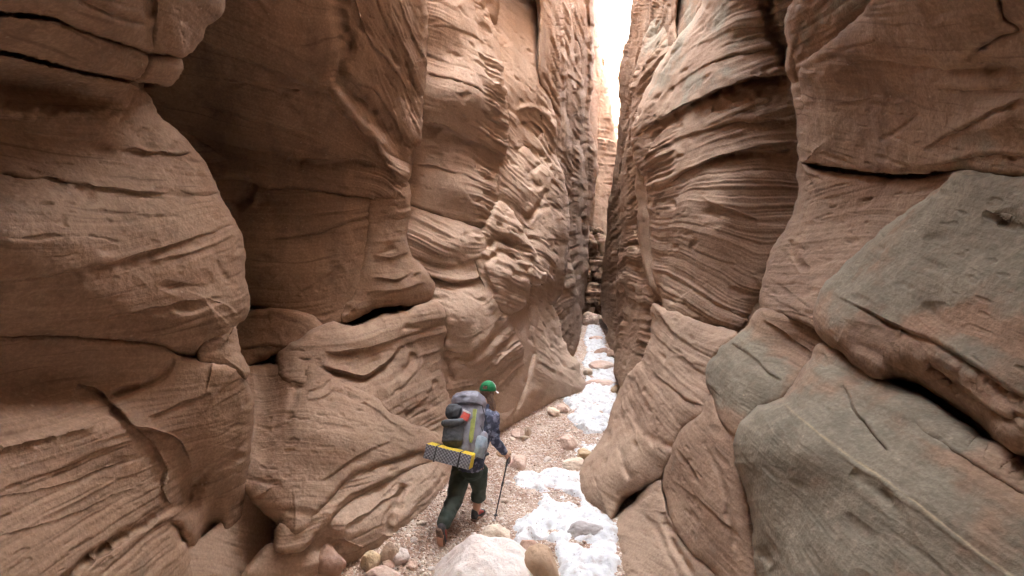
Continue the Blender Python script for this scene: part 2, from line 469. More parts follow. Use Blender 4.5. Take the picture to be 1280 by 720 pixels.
# right-hand side
GA = Field([(990, 60, 4.5), (1010, 190, 4.5), (1100, 100, 3.55), (1100, 0, 3.2), (1280, 0, 2.15), (1280, 100, 2.4), (1280, 215, 2.5), (1190, 215, 3.0), (1000, 300, 4.4), (1060, 300, 3.9), (960, 380, 4.5),
            (1030, 420, 3.35), (1280, 400, 2.2), (1280, 560, 2.1), (1150, 470, 2.75), (1000, -500, 2.8), (1600, 300, 1.75), (1600, -400, 1.5)])
GB = Field([(1020, 440, 3.5), (920, 560, 3.35), (1000, 480, 3.25), (1280, 600, 2.05), (1280, 720, 1.85), (1000, 720, 2.6), (945, 700, 3.1), (1500, 800, 1.5), (950, 900, 2.5)])
GC = Field([(722, 600, 6.1), (760, 650, 5.45), (800, 450, 6.3), (775, 480, 7.5), (820, 420, 6.2), (900, 420, 4.9), (880, 500, 4.7), (950, 390, 4.5), (1000, 450, 3.9), (920, 545, 3.9), (830, 600, 4.9), (770, 700, 4.6), (940, 700, 3.5),
            (830, 560, 4.9), (850, 900, 3.5)])
GD = Field([(790, 180, 8.6), (812, 320, 7.2), (850, 60, 6.9), (900, 100, 5.8), (985, 60, 5.6), (995, 230, 5.5), (900, 400, 5.3), (830, 380, 6.3), (900, 250, 5.4), (940, 330, 5.3), (880, 0, 6.0), (985, -600, 3.9), (860, -600, 5.2)])
GE = Field([(788, 180, 10.5), (795, 90, 10.6), (865, 20, 8.2), (840, 80, 8.6), (775, 260, 12.0), (812, 360, 8.4), (780, 470, 9.2), (770, 400, 12.5), (850, -600, 6.2), (800, -400, 8.6)])
GF = Field([(773, 100, 17), (790, 0, 14.5), (800, 60, 13), (752, 350, 24), (758, 430, 18.5), (775, 300, 15), (785, 400, 12.5), (770, 470, 13), (800, -500, 10), (780, -500, 12)])

def sil(*p): return list(p)
R_ = mass
# =================================================================== LEFT, near
R_('canyon_wall', 'dark smooth overhanging sandstone slab at the top left corner', 
   [(-500, -560), (230, -560), (280, -300), (292, -120), (284, -10), (276, 20), (258, 32), (252, 50), (241, 66), (228, 72), (207, 67), (190, 65, .4), (165, 58, .4), (120, 43, .5), (60, 22, .5), (0, 15, .5), (-500, -60)],
   FL, off=-.02, R=55, K=.20, r2=9, k2=.12, bed=(100, 30, 16), amp=0.02, seed=1, sharp=1,
   feats=[('g', 6, .10, [(186, -60), (190, 10), (189, 40), (190, 64)]), ('g', 4, .05, [(60, -60), (90, -10), (150, 20), (186, 30)])], blobs=[(215, 25, 40, 60, 0, .06)])
R_('canyon_wall', 'narrow sandstone layer under the top left slab', 
   [(-500, -40), (0, 17, .5), (60, 24, .5), (120, 45, .6), (165, 60, .6), (190, 68, .5), (228, 75), (230, 86), (222, 101), (209, 109), (190, 104), (165, 100, .6), (120, 92, .6), (60, 77, .6), (0, 64, .6), (-500, -5)],
   FL, off=.0, R=22, K=.10, r2=7, k2=.10, bed=(100, 60, 14), amp=0.015, seed=2, sharp=1, feats=[('g', 4, .06, [(186, 64), (178, 82), (168, 100)])])
R_('canyon_wall', 'large rounded sandstone bulge on the near left wall with a long lens shaped groove', 
   [(-500, 20, .4), (0, 66, .4), (60, 80, .4), (120, 95, .4), (165, 104, .5), (186, 118), (201, 148), (225, 165), (246, 190), (265, 215), (274, 238), (286, 262), (299, 285), (305, 310), (306, 345), (311, 370), (312, 388), (300, 405), (285, 418), (262, 432), (246, 444), (232, 446), (213, 443), (190, 436), (150, 429), (100, 424), (50, 422), (0, 423), (-500, 440)],
   FL, off=0, R=85, K=.42, r2=10, k2=.14, bed=(150, 250, 4), curv=-.02, amp=0.018, seed=3, sharp=1, calm=[(120, 360, 260, 60), (60, 180, 200, 60)], lines=[(.5, [(-300, 110), (0, 140), (100, 148), (200, 155)]), (.0, [(-300, 190), (0, 216), (110, 230), (240, 240), (275, 239)]), (-.35, [(-300, 290), (0, 300), (120, 295), (220, 278), (290, 262)]), (-.55, [(0, 350), (100, 334), (215, 305), (298, 272)]), (-.8, [(-300, 400), (0, 390), (120, 380), (230, 355), (305, 325)]), (-1.0, [(60, 415), (200, 400), (300, 370)])],
   blobs=[(40, 106, 210, 26, 9, -.22), (120, 300, 190, 110, 8, .20), (70, 345, 120, 40, 0, -.05), (125, 186, 16, 8, 5, -.05), (250, 400, 70, 30, -15, .05)],
   feats=[('r', 12, .05, [(-100, 120), (0, 132), (80, 142), (150, 146), (200, 152)]),
          ('l', 10, .075, [(155, 185), (190, 189), (215, 191), (238, 189)]), ('l', 12, .05, [(0, 216), (60, 222), (110, 230), (160, 237), (215, 240)]), ('l', 8, .035, [(215, 232), (232, 241), (272, 239)]),
          ('l', 14, .05, [(100, 334), (160, 322), (215, 305), (260, 290), (296, 272)]), ('l', 9, .03, [(190, 327), (240, 314), (300, 292)]), ('l', 12, .03, [(-60, 352), (20, 346), (100, 334)]),
          ('g', 3, .025, [(270, 325), (281, 345), (296, 357)]), ('l', 6, .02, [(130, 262), (180, 268), (230, 268)]), ('l', 7, .02, [(20, 160), (80, 170), (140, 178)]),
          ('l', 8, .025, [(60, 395), (140, 392), (220, 380), (290, 368)])])
R_('canyon_wall', 'small wedge of sandstone pinched under the near left bulge', 
   [(247, 446), (248, 434), (262, 424), (280, 419), (296, 409), (299, 420), (300, 436), (307, 452), (312, 466), (309, 474), (292, 466), (270, 458), (252, 453)],
   FL, off=.005, R=26, K=.16, r2=7, k2=.09, amp=.015, seed=4, rough=.6)
R_('canyon_wall', 'broad pitted sandstone face at the lower left with stepped cracks', 
   [(-500, 442), (0, 421, .6), (60, 421, .6), (110, 424, .6), (160, 429, .6), (205, 438, .6), (222, 448), (240, 450), (270, 456), (296, 466), (312, 484), (318, 505), (317, 540), (311, 575), (305, 600), (304, 618), (302, 640), (292, 655), (281, 668), (277, 690), (277, 720), (280, 900), (-500, 1000)],
   FL, off=-.005, R=75, K=.36, r2=10, k2=.10, bed=(150, 600, -24), curv=.02, amp=0.012, seed=5, calm=[(100, 470, 260, 50)], rough=0.65,
   blobs=[(70, 480, 150, 40, 5, -.14), (200, 620, 60, 60, -30, .05), (262, 560, 50, 70, 10, .06), (243, 610, 16, 34, 14, -.16), (262, 668, 14, 38, 12, -.22), (160, 520, 120, 50, -20, .07)],
   feats=[('l', 12, .055, [(100, 478), (130, 492), (150, 515), (165, 531), (190, 537), (215, 545), (228, 555), (236, 572), (241, 590)]),
          ('g', 4, .05, [(139, 495), (175, 482), (205, 468), (218, 450)]), ('g', 5, .06, [(241, 590), (242, 604), (235, 622), (216, 634), (190, 650), (140, 680), (90, 716), (60, 740)]),
          ('l', 9, .04, [(165, 531), (195, 560), (210, 590), (205, 615), (216, 634)]), ('l', 8, .03, [(185, 522), (225, 505), (262, 490)]),
          ('l', 10, .045, [(242, 600), (265, 580), (295, 560), (312, 540)]), ('l', 8, .012, [(0, 668), (60, 655), (120, 630), (190, 600)]), ('l', 8, .012, [(0, 620), (80, 606), (160, 575)]),
          ('g', 7, .12, [(222, 650), (226, 670), (240, 690), (243, 730)]), ('r', 6, .03, [(0, 560), (60, 545), (120, 530)])])
R_('canyon_wall', 'smooth pale sandstone toe at the foot of the near left wall', 
   [(230, 690), (262, 668), (284, 650), (297, 634), (300, 618), (305, 610, .5), (318, 624), (333, 634), (347, 650), (357, 664), (366, 684), (372, 705), (376, 730), (384, 900), (180, 900)],
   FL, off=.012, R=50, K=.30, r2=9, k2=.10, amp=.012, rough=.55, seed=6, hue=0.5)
# =================================================================== LEFT, recess
R_('canyon_wall', 'big overhanging sandstone shoulder with a diagonal rib, left of the striped column', 
   [(150, -560), (500, -600), (528, -300), (534, -60), (533, 0), (533, 60), (531, 100), (529, 140), (526, 170), (518, 200), (511, 225), (505, 241), (492, 245, .7), (470, 246, .6), (452, 244, .6), (420, 240, .6), (370, 233, .6), (328, 232, .6), (315, 224, .7), (300, 222, .7), (250, 228), (190, 200), (130, 100)],
   FR, off=0, R=38, K=.30, r2=8, k2=.16, bed=(330, 120, 22), amp=0.03, seed=7, freq=1.4, lines=[(1.4, [(240, -80), (330, -40), (400, 0)]), (.9, [(240, 42), (320, 72), (400, 110)]), (.5, [(230, 92), (300, 104), (410, 130)]), (.1, [(240, 128), (330, 150), (440, 190)]), (-.3, [(250, 170), (340, 188), (480, 218)]), (1.1, [(430, 50), (465, 120), (500, 190)]), (1.5, [(450, 0), (490, 75), (520, 150)]), (1.9, [(480, -20), (508, 40), (530, 100)])],
   blobs=[(330, 60, 80, 60, 25, .12), (250, 150, 60, 40, 20, -.10), (470, 100, 26, 90, -15, -.05), (300, 190, 90, 22, 10, -.12), (400, 180, 60, 20, 15, .05)],
   feats=[('g', 10, .16, [(426, -80), (424, 0), (432, 50), (434, 75), (425, 90), (428, 102), (440, 118), (458, 135), (478, 155), (495, 182), (508, 215)]),
          ('r', 9, .12, [(410, 100), (425, 122), (445, 145), (470, 172), (492, 205), (500, 228)]),
          ('l', 8, .09, [(408, 110), (425, 132), (445, 155), (470, 185), (500, 225)]),
          ('l', 12, .08, [(240, 42), (300, 72), (350, 90), (390, 108), (410, 118)]), ('l', 14, .06, [(230, 92), (290, 102), (350, 106), (400, 113)]), ('l', 12, .06, [(240, 128), (300, 142), (350, 158), (400, 168)]),
          ('l', 10, .12, [(362, 197), (390, 200), (430, 200), (470, 202)]), ('g', 5, .10, [(362, 196), (368, 203), (378, 206)]), ('l', 12, .06, [(250, 168), (310, 182), (360, 188)]),
          ('l', 6, .06, [(440, -20), (450, 25), (468, 55), (490, 80), (508, 110), (522, 150)]), ('l', 6, .05, [(470, -20), (480, 25), (500, 60), (518, 100), (528, 135)]), ('l', 5, .05, [(495, -20), (505, 20), (520, 50), (531, 75)]),
          ('l', 6, .04, [(445, 100), (465, 110), (485, 135), (505, 175)])])
R_('canyon_wall', 'shadowed sandstone block below the overhanging shoulder', 
   [(200, 150), (285, 200), (318, 214), (330, 230), (370, 234), (420, 241), (450, 244), (465, 248), (463, 290), (453, 330), (441, 374), (426, 399), (410, 411), (394, 401), (374, 395), (340, 386), (316, 381), (280, 370), (230, 330)],
   FR, off=.015, R=60, K=.30, r2=9, k2=.14, bed=(380, 300, -8), amp=0.025, seed=8, calm=[(380, 340, 110, 50)],
   blobs=[(380, 345, 60, 30, -10, .10), (340, 260, 60, 20, 0, -.08), (400, 270, 50, 30, 0, .06)],
   feats=[('l', 10, .05, [(340, 300), (390, 290), (430, 275), (462, 268)]), ('l', 8, .04, [(375, 365), (400, 350), (425, 330)]), ('g', 8, .12, [(316, 224), (312, 240), (302, 255), (290, 262)])])
R_('canyon_wall', 'short sandstone column with a flared foot beside the shadowed block', 
   [(464, 249), (468, 232), (510, 228), (512, 262), (508, 290), (512, 312), (520, 326), (531, 336), (540, 350), (543, 364), (538, 373), (524, 379), (500, 382), (470, 386), (448, 398), (428, 402), (428, 392), (442, 372), (455, 330), (462, 290)],
   FR, off=.012, R=30, K=0.12, r2=8, k2=0.07, bed=(490, 320, -6), amp=0.025, seed=9,
   feats=[('l', 6, .06, [(470, 346), (490, 350), (515, 338)]), ('l', 6, .05, [(466, 320), (490, 322), (512, 316)]), ('l', 7, .04, [(470, 370), (500, 362), (535, 352)])], blobs=[(520, 360, 30, 20, 0, .08)])
R_('canyon_wall', 'dark lens shaped boulder of sandstone wedged in the left recess', 
   [(296, 398), (325, 388), (345, 388), (372, 392), (396, 402), (402, 410), (392, 418), (372, 430), (350, 440), (322, 452), (304, 455), (294, 430)],
   FR, off=.005, R=32, K=.28, r2=7, k2=.10, amp=.03, seed=10, feats=[('l', 6, .05, [(300, 436), (330, 430), (360, 432), (385, 420)])])
R_('canyon_wall', 'layered sandstone ledge curling above the smooth slab in the left recess', 
   [(396, 410), (416, 405), (440, 407), (470, 396), (520, 386), (545, 377), (553, 384), (557, 400), (556, 416), (551, 440), (552, 460), (562, 500), (570, 540), (566, 560), (540, 556), (505, 540), (470, 505), (430, 490), (390, 485), (352, 470), (348, 442), (372, 428)],
   FR, off=-.01, R=34, K=.25, r2=8, k2=.12, bed=(470, 440, -14), amp=0.02, seed=11, hue=0.25,
   blobs=[(450, 425, 50, 18, -12, .10), (500, 440, 18, 20, 20, .02), (520, 490, 50, 26, 35, .06)],
   feats=[('l', 9, .14, [(402, 456), (430, 466), (456, 468), (480, 455), (494, 440), (498, 432)]), ('l', 8, .08, [(404, 440), (440, 438), (480, 430), (530, 408), (554, 396)]),
          ('g', 5, .03, [(500, 430), (516, 440), (512, 455), (500, 470), (480, 485)]), ('l', 6, .04, [(480, 500), (505, 480), (520, 462), (530, 440)]), ('l', 6, .04, [(500, 515), (530, 500), (548, 480)])])
R_('canyon_wall', 'wide smooth sandstone slab sloping down to the hiker', 
   [(290, 470), (310, 460), (338, 455), (368, 452), (392, 452), (404, 462), (418, 476), (440, 485), (470, 498), (486, 512), (505, 526), (530, 538), (550, 546), (552, 556), (542, 562), (520, 562), (500, 568), (470, 578), (446, 590), (428, 602), (412, 622), (396, 640), (382, 658), (368, 668), (348, 656), (320, 630), (300, 600), (290, 540)],
   FR, off=-.015, R=55, K=0.24, r2=9, k2=.14, bed=(420, 560, 8), curv=-.03, amp=0.01, rough=.8, seed=12, hue=0.2, calm=[(430, 560, 200, 110)],
   blobs=[(430, 545, 80, 40, 10, .12), (330, 500, 20, 60, 10, -.16)],
   feats=[('g', 9, .05, [(374, 450), (374, 480), (362, 510), (345, 540), (320, 575)]), ('l', 7, .04, [(384, 490), (400, 482), (412, 470)]), ('l', 6, .03, [(384, 500), (405, 495), (420, 482)]),
          ('l', 8, .035, [(400, 600), (440, 575), (490, 548)]), ('l', 6, .03, [(450, 500), (480, 520), (520, 545)])])
R_('canyon_wall', 'long thin sandstone lip under the smooth slab', 
   [(350, 655), (364, 658), (376, 650), (390, 632), (405, 614), (424, 596), (456, 578), (498, 563), (520, 556), (538, 556), (544, 567), (540, 573), (522, 580), (500, 590), (472, 604), (450, 616), (428, 630), (412, 648), (396, 664), (380, 682), (365, 690), (345, 685)],
   FR, off=-.005, R=20, K=0.14, r2=7, k2=.12, bed=(450, 600, -22), amp=.025, rough=.7, seed=13, hue=0.3, feats=[('l', 6, .05, [(410, 640), (440, 618), (480, 598), (520, 578)])])
R_('canyon_wall', 'low wavy sandstone base along the left edge of the path', 
   [(340, 680), (378, 676), (396, 662), (414, 645), (430, 630), (460, 608), (500, 586), (530, 572), (552, 562), (566, 566), (566, 590), (560, 612), (548, 632), (530, 648), (520, 658), (505, 668), (490, 684), (470, 700), (440, 712), (400, 740), (380, 900), (300, 900)],
   FR, off=.012, R=40, K=.30, r2=8, k2=.12, bed=(480, 640, -32), amp=0.02, seed=14, hue=0.6,
   blobs=[(440, 650, 50, 26, -30, .08), (410, 680, 16, 20, 0, -.12)],
   feats=[('g', 6, .10, [(505, 605), (500, 625), (492, 645), (488, 668)]), ('l', 7, .06, [(430, 660), (460, 640), (500, 615)]), ('l', 6, .05, [(505, 650), (530, 620), (556, 590)]), ('l', 7, .06, [(400, 684), (430, 676), (455, 684)]), ('l', 5, .03, [(510, 640), (540, 605), (560, 580)])])
# =================================================================== LEFT, striped columns
R_('canyon_wall', 'tall striped sandstone column left of centre, upper half', 
   [(470, -280), (570, -280), (590, -168), (604, -20), (612, 20), (622, 46), (628, 80), (633, 110), (636, 140), (638, 160), (634, 190), (628, 205), (627, 222), (622, 248), (613, 268), (602, 284), (586, 280, .7), (556, 272, .7), (530, 262, .7), (508, 254, .7), (490, 240), (480, 0)],
   FM, off=0, R=52, K=1.1, r2=7, k2=.16, bed=(575, 140, 14), curv=.05, amp=0.05, freq=1.7, rough=.8, seed=15, hue=0.6, lines=[(6.5, [(500, -420), (600, -370)]), (1.9, [(530, -12), (575, 8), (622, 40)]), (.9, [(533, 88), (565, 98), (600, 115), (636, 142)]), (.0, [(530, 165), (570, 172), (600, 184), (632, 204)]), (-.5, [(520, 205), (560, 214), (600, 226), (624, 232)]), (-1.05, [(510, 250), (556, 268), (600, 278)])],
   blobs=[(580, 120, 50, 40, 0, .30), (585, 238, 45, 26, 20, .28), (560, 20, 50, 40, 0, .25)],
   feats=[('l', 10, .20, [(524, 150), (560, 160), (590, 176), (632, 202)]), ('l', 5, .08, [(530, 90), (560, 96), (600, 112), (632, 132)]), ('l', 6, .08, [(520, 205), (560, 212), (600, 226), (626, 236)]), ('g', 5, .10, [(622, 200), (616, 214), (624, 232)]),
          ('l', 5, .06, [(532, 30), (570, 34), (612, 55)])])
R_('canyon_wall', 'striped sandstone column left of centre, lower half above the hiker', 
   [(490, 250), (508, 257, .6), (530, 266, .6), (565, 278, .6), (590, 286), (602, 291), (605, 304), (603, 320), (600, 336), (604, 350), (612, 362), (619, 378), (630, 394), (642, 415), (652, 430), (657, 444), (656, 466), (648, 492), (640, 515), (632, 545), (610, 565), (590, 620), (540, 640), (520, 600), (540, 500), (500, 380)],
   FM, off=.0, R=50, K=0.8, r2=8, k2=.16, bed=(580, 390, 8), curv=-.06, amp=0.036, rough=.8, seed=16, hue=0.65, freq=1.6, lines=[(.1, [(515, 262), (560, 285), (602, 300)]), (-.45, [(515, 302), (555, 322), (603, 324)]), (-.9, [(530, 342), (575, 352), (602, 346)]), (-1.4, [(545, 380), (580, 392), (618, 390)]), (-2.0, [(556, 440), (585, 440), (615, 412), (632, 395)]), (-2.6, [(565, 482), (600, 472), (655, 436)]), (-3.3, [(575, 535), (610, 512), (655, 462)])],
   blobs=[(560, 300, 50, 24, 5, .25), (575, 395, 40, 28, 0, .28), (610, 440, 34, 30, 20, .22), (620, 500, 30, 30, 0, -.05)],
   feats=[('l', 12, .24, [(530, 342), (570, 352), (604, 344)]), ('l', 7, .08, [(520, 320), (560, 330), (602, 322)]), ('g', 6, .10, [(548, 380), (552, 410), (553, 440), (565, 480)]),
          ('l', 12, .26, [(556, 430), (580, 436), (605, 425), (622, 398)]), ('l', 7, .08, [(570, 470), (600, 468), (640, 440)]), ('l', 6, .06, [(590, 500), (625, 488), (652, 465)]), ('l', 6, .06, [(560, 450), (590, 452), (630, 425)]), ('g', 6, .10, [(657, 446), (650, 480), (640, 500), (628, 520)])])
R_('canyon_wall', 'stack of fluted sandstone lobes jutting right of the striped column', 
   [(590, 300), (604, 284), (614, 268), (624, 252), (632, 256), (640, 265), (648, 277), (655, 290), (666, 306), (674, 325), (684, 344), (680, 354), (670, 356), (662, 352), (662, 368), (656, 380), (648, 386), (638, 392), (628, 388), (616, 372), (606, 352), (596, 330)],
   FN, off=-0.05, R=20, K=0.35, r2=6, k2=.14, bed=(640, 320, 24), amp=0.02, seed=17, hue=0.6, rough=1.0,
   blobs=[(630, 345, 22, 26, 0, .22), (640, 285, 20, 14, 30, .12)],
   feats=[('g', 5, .20, [(604, 318), (620, 300), (640, 305), (660, 318), (682, 342)]), ('g', 4, .16, [(606, 330), (622, 316), (640, 320), (652, 334), (658, 352)]), ('l', 5, .08, [(612, 285), (635, 290), (655, 300)]), ('g', 4, .1, [(604, 320), (606, 345), (618, 370)])])
R_('canyon_wall', 'second striped column with a round hollow and a broken square block', 
   [(560, -220), (640, -220), (672, -132), (688, -20), (694, 30), (690, 60), (692, 100), (692, 140), (697, 170), (696, 196), (704, 215), (710, 250), (712, 285), (710, 320), (706, 350), (700, 370), (690, 384), (670, 388), (650, 384), (640, 340), (610, 290), (600, 200), (590, 0)],
   FN, off=.0, R=34, K=1.1, r2=6, k2=.18, bed=(660, 90, 36), curv=.02, amp=0.025, rough=0.6, seed=18, hue=0.55, freq=1.5, lines=[(6, [(620, -400), (680, -330)]), (1.2, [(625, -10), (660, 20), (690, 60)]), (.5, [(634, 60), (660, 90), (692, 130)]), (-.2, [(640, 130), (668, 160), (697, 200)]), (-1, [(650, 215), (680, 235), (708, 262)]), (-1.8, [(655, 292), (682, 298), (708, 312)]), (-2.6, [(660, 350), (680, 362), (700, 372)])],
   blobs=[(668, 168, 24, 36, -20, -.45), (672, 30, 12, 40, 0, -.1), (650, 235, 24, 34, -35, .28), (690, 300, 14, 30, 0, .15)],
   feats=[('r', 4, .14, [(648, 140), (660, 134), (676, 138), (690, 150), (695, 168)]), ('g', 4, .22, [(644, 180), (660, 186), (676, 196), (688, 208)]), ('l', 5, .3, [(638, 186), (655, 182), (672, 196), (680, 205)]),
          ('g', 4, .28, [(676, 204), (662, 216), (666, 228), (678, 236)]), ('g', 4, .2, [(682, 236), (672, 262), (656, 276)]), ('l', 5, .2, [(648, 155), (665, 152), (680, 164), (672, 176)]),
          ('g', 4, .16, [(664, 0), (674, 30), (676, 60), (686, 90), (692, 130)]), ('l', 5, .12, [(655, 292), (680, 298), (708, 300)]), ('g', 4, .14, [(674, 262), (690, 258), (704, 268)])])
R_('canyon_wall', 'smooth sandstone apron reaching down to the gravel beyond the hiker', 
   [(600, 350), (640, 386), (652, 386), (660, 376), (664, 362), (672, 356), (682, 366), (690, 380), (697, 396), (706, 425), (714, 444), (724, 452), (726, 466), (734, 484), (732, 496), (716, 498), (704, 506), (688, 520), (664, 536), (636, 550), (610, 570), (590, 500)],
   FN, off=-.01, R=44, K=0.8, r2=7, k2=.14, bed=(680, 460, 30), amp=0.012, rough=0.6, seed=19, hue=0.8,
   blobs=[(680, 420, 26, 40, 20, .12), (700, 470, 30, 20, 20, .10)],
   feats=[('g', 4, .16, [(662, 366), (660, 400), (664, 430), (658, 470), (645, 505), (635, 535)]), ('l', 6, .08, [(668, 450), (692, 462), (722, 478)]), ('g', 4, .08, [(664, 520), (672, 500), (690, 478)]), ('l', 5, .05, [(660, 400), (680, 415), (704, 432)])])
# =================================================================== LEFT, far fins
R_('canyon_wall', 'narrow dark sandstone fin beyond the second column', 
   [(640, -220), (702, -220), (704, -20), (706, 40), (710, 80), (708, 130), (714, 160), (716, 220), (713, 260), (712, 300), (716, 335), (722, 360), (725, 395), (723, 425), (714, 446), (700, 440), (684, 380), (680, 200), (670, 0)],
   FX, off=0.03, R=14, K=1.5, r2=5, k2=.25, bed=(705, 200, 48), amp=0.03, rough=0.3, seed=20, hue=0.1,  # little pale tint, so the fin's shade is partly in its colour
   blobs=[(708, 120, 6, 60, 0, .3), (715, 345, 10, 24, 0, .3)], feats=[('l', 4, .3, [(690, 345), (705, 360), (722, 372)]), ('g', 3, .4, [(704, 0), (700, 60), (704, 120), (700, 200)]), ('l', 4, .25, [(694, 400), (708, 415), (722, 420)])])
R_('canyon_wall', 'narrow ribbed sandstone fin with blocky edges, second of the far left fins', 
   [(660, -220), (722, -220), (722, -20), (724, 40), (729, 84), (733, 110), (730, 150), (727, 175), (731, 196), (736, 225), (736, 250), (730, 275), (733, 300), (734, 330), (731, 360), (728, 390), (724, 430), (716, 450), (704, 420), (700, 200), (690, 0)],
   FX, off=0.1, R=12, K=1.8, r2=5, k2=.3, bed=(720, 200, 40), amp=0.03, rough=0.3, seed=21, hue=0.4, feats=[('l', 4, .5, [(712, 215), (724, 225), (736, 240)]), ('l', 4, .5, [(706, 90), (720, 100), (732, 112)]), ('g', 3, .5, [(716, 0), (718, 60), (722, 140), (718, 200)])])
R_('canyon_wall', 'tall dark sandstone blade, third of the far left fins', 
   [(680, -220), (742, -220), (742, -20), (743, 30), (742, 80), (741, 112), (737, 150), (741, 170), (747, 192), (746, 225), (740, 256), (736, 285), (736, 320), (732, 360), (720, 380), (712, 200), (706, 0)],
   FX, off=0.13, R=11, K=2.2, r2=4, k2=.4, bed=(735, 150, 55), amp=0.03, rough=0.3, seed=22, hue=0, feats=[('l', 3, .8, [(726, 180), (738, 176), (746, 195)]), ('g', 3, .9, [(732, 0), (734, 60), (733, 130), (730, 200)])])  # pale tint left off to stand in for the blade's shade
R_('canyon_wall', 'reddish sunlit sandstone buttress at the left side of the sky gap', 
   [(690, -220), (754, -220), (753, -20), (752, 28), (753, 60), (756, 90), (753, 110), (757, 132), (761, 160), (763, 190), (762, 220), (758, 250), (757, 280), (752, 300), (755, 330), (752, 345), (748, 362), (740, 380), (730, 392), (722, 380), (720, 200), (715, 0)],
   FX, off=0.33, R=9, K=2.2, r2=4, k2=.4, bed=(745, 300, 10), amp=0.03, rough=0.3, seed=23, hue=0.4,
   feats=[('l', 4, 1.0, [(732, 300), (745, 305), (758, 300)]), ('l', 4, 1.0, [(730, 322), (742, 326), (756, 322)]), ('l', 4, .8, [(730, 345), (742, 348), (754, 342)]), ('g', 3, 1.0, [(744, 60), (747, 120), (748, 180)])])
R_('canyon_wall', 'pale lit rock face that closes the passage below the sky gap',
   [(690, 40), (735, 40), (750, 55), (757, 85), (762, 120), (766, 150), (770, 180), (778, 205), (800, 230), (800, 430), (690, 430)],
   FZ, off=0, R=10, K=1.5, r2=4, k2=.4, bed=(765, 250, 6), amp=0.1, rough=1, seed=50, hue=.3)
R_('canyon_wall', 'heap of wedged dark boulders at the far end of the passage',
   [(700, 300), (725, 296), (738, 290), (748, 286), (758, 300), (756, 330), (758, 350), (752, 372), (756, 390), (750, 392), (744, 384), (736, 386), (724, 392), (700, 400)],
   FZ, off=-.22, R=9, K=1.6, r2=4, k2=.4, bed=(742, 330, 4), amp=.22, rough=2.0, seed=51,
   feats=[('g', 3, 1.2, [(728, 312), (742, 308), (757, 314)]), ('g', 3, 1.2, [(726, 334), (740, 338), (757, 332)]), ('g', 3, 1.0, [(728, 356), (742, 352), (756, 358)]), ('g', 3, 1.0, [(742, 290), (744, 308)]), ('g', 3, 1.0, [(738, 336), (740, 354)])])
# =================================================================== RIGHT, far
R_('canyon_wall', 'tall dark sandstone pillar at the right side of the sky gap', 
   [(870, -130), (808, -130), (800, -78), (791, -20), (788, 20), (785, 44), (778, 68), (774, 86), (773, 110), (775, 132), (773, 160), (771, 185), (768, 205), (765, 235), (759, 260), (758, 290), (754, 320), (752, 350), (751, 380), (754, 402), (760, 410), (757, 425), (762, 438), (771, 452), (776, 474), (800, 490), (830, 400), (840, 100), (860, -100)],
   GF, off=0, R=14, K=1.2, r2=5, k2=.3, bed=(785, 330, -20), amp=0.04, rough=0.6, seed=24, side=1,
   blobs=[(765, 420, 10, 16, 0, .4), (775, 330, 12, 40, 0, .3)], feats=[('l', 4, .4, [(754, 330), (766, 345), (790, 350)]), ('l', 4, .4, [(756, 385), (768, 398), (788, 392)]), ('g', 3, .4, [(764, 260), (768, 300), (762, 340)]), ('g', 3, .3, [(772, 400), (770, 430), (782, 460)])])
R_('canyon_wall', 'dark striped sandstone column between the sky gap pillar and the big striped bulge', 
   [(880, -130), (845, -78), (834, -100), (826, -8), (816, 18), (804, 48), (797, 76), (791, 108), (788, 140), (784, 172), (778, 205), (775, 235), (774, 262), (776, 290), (772, 330), (770, 370), (772, 410), (768, 440), (768, 470), (776, 486), (800, 500), (840, 420), (880, 300), (920, 0), (930, -78)],
   GE, off=0, R=22, K=.8, r2=6, k2=.2, bed=(830, 60, -48), curv=.03, amp=0.06, rough=0.6, seed=25, freq=1.3, lines=[(6, [(850, -300), (900, -350)]), (1.1, [(800, 35), (830, -5), (850, -30)]), (.5, [(795, 90), (830, 50), (865, 10)]), (-.3, [(788, 160), (800, 130), (830, 95)]), (-1.5, [(778, 260), (800, 240), (815, 230)]), (-2.8, [(775, 360), (790, 368), (815, 380)])], side=1, pat=[(835, 40, 45, 70, -30, .55)],
   feats=[('g', 4, .25, [(790, 250), (797, 300), (800, 350), (790, 400)]), ('l', 6, .2, [(775, 300), (790, 330), (812, 350)]), ('l', 5, .14, [(776, 420), (795, 440), (815, 445)])])
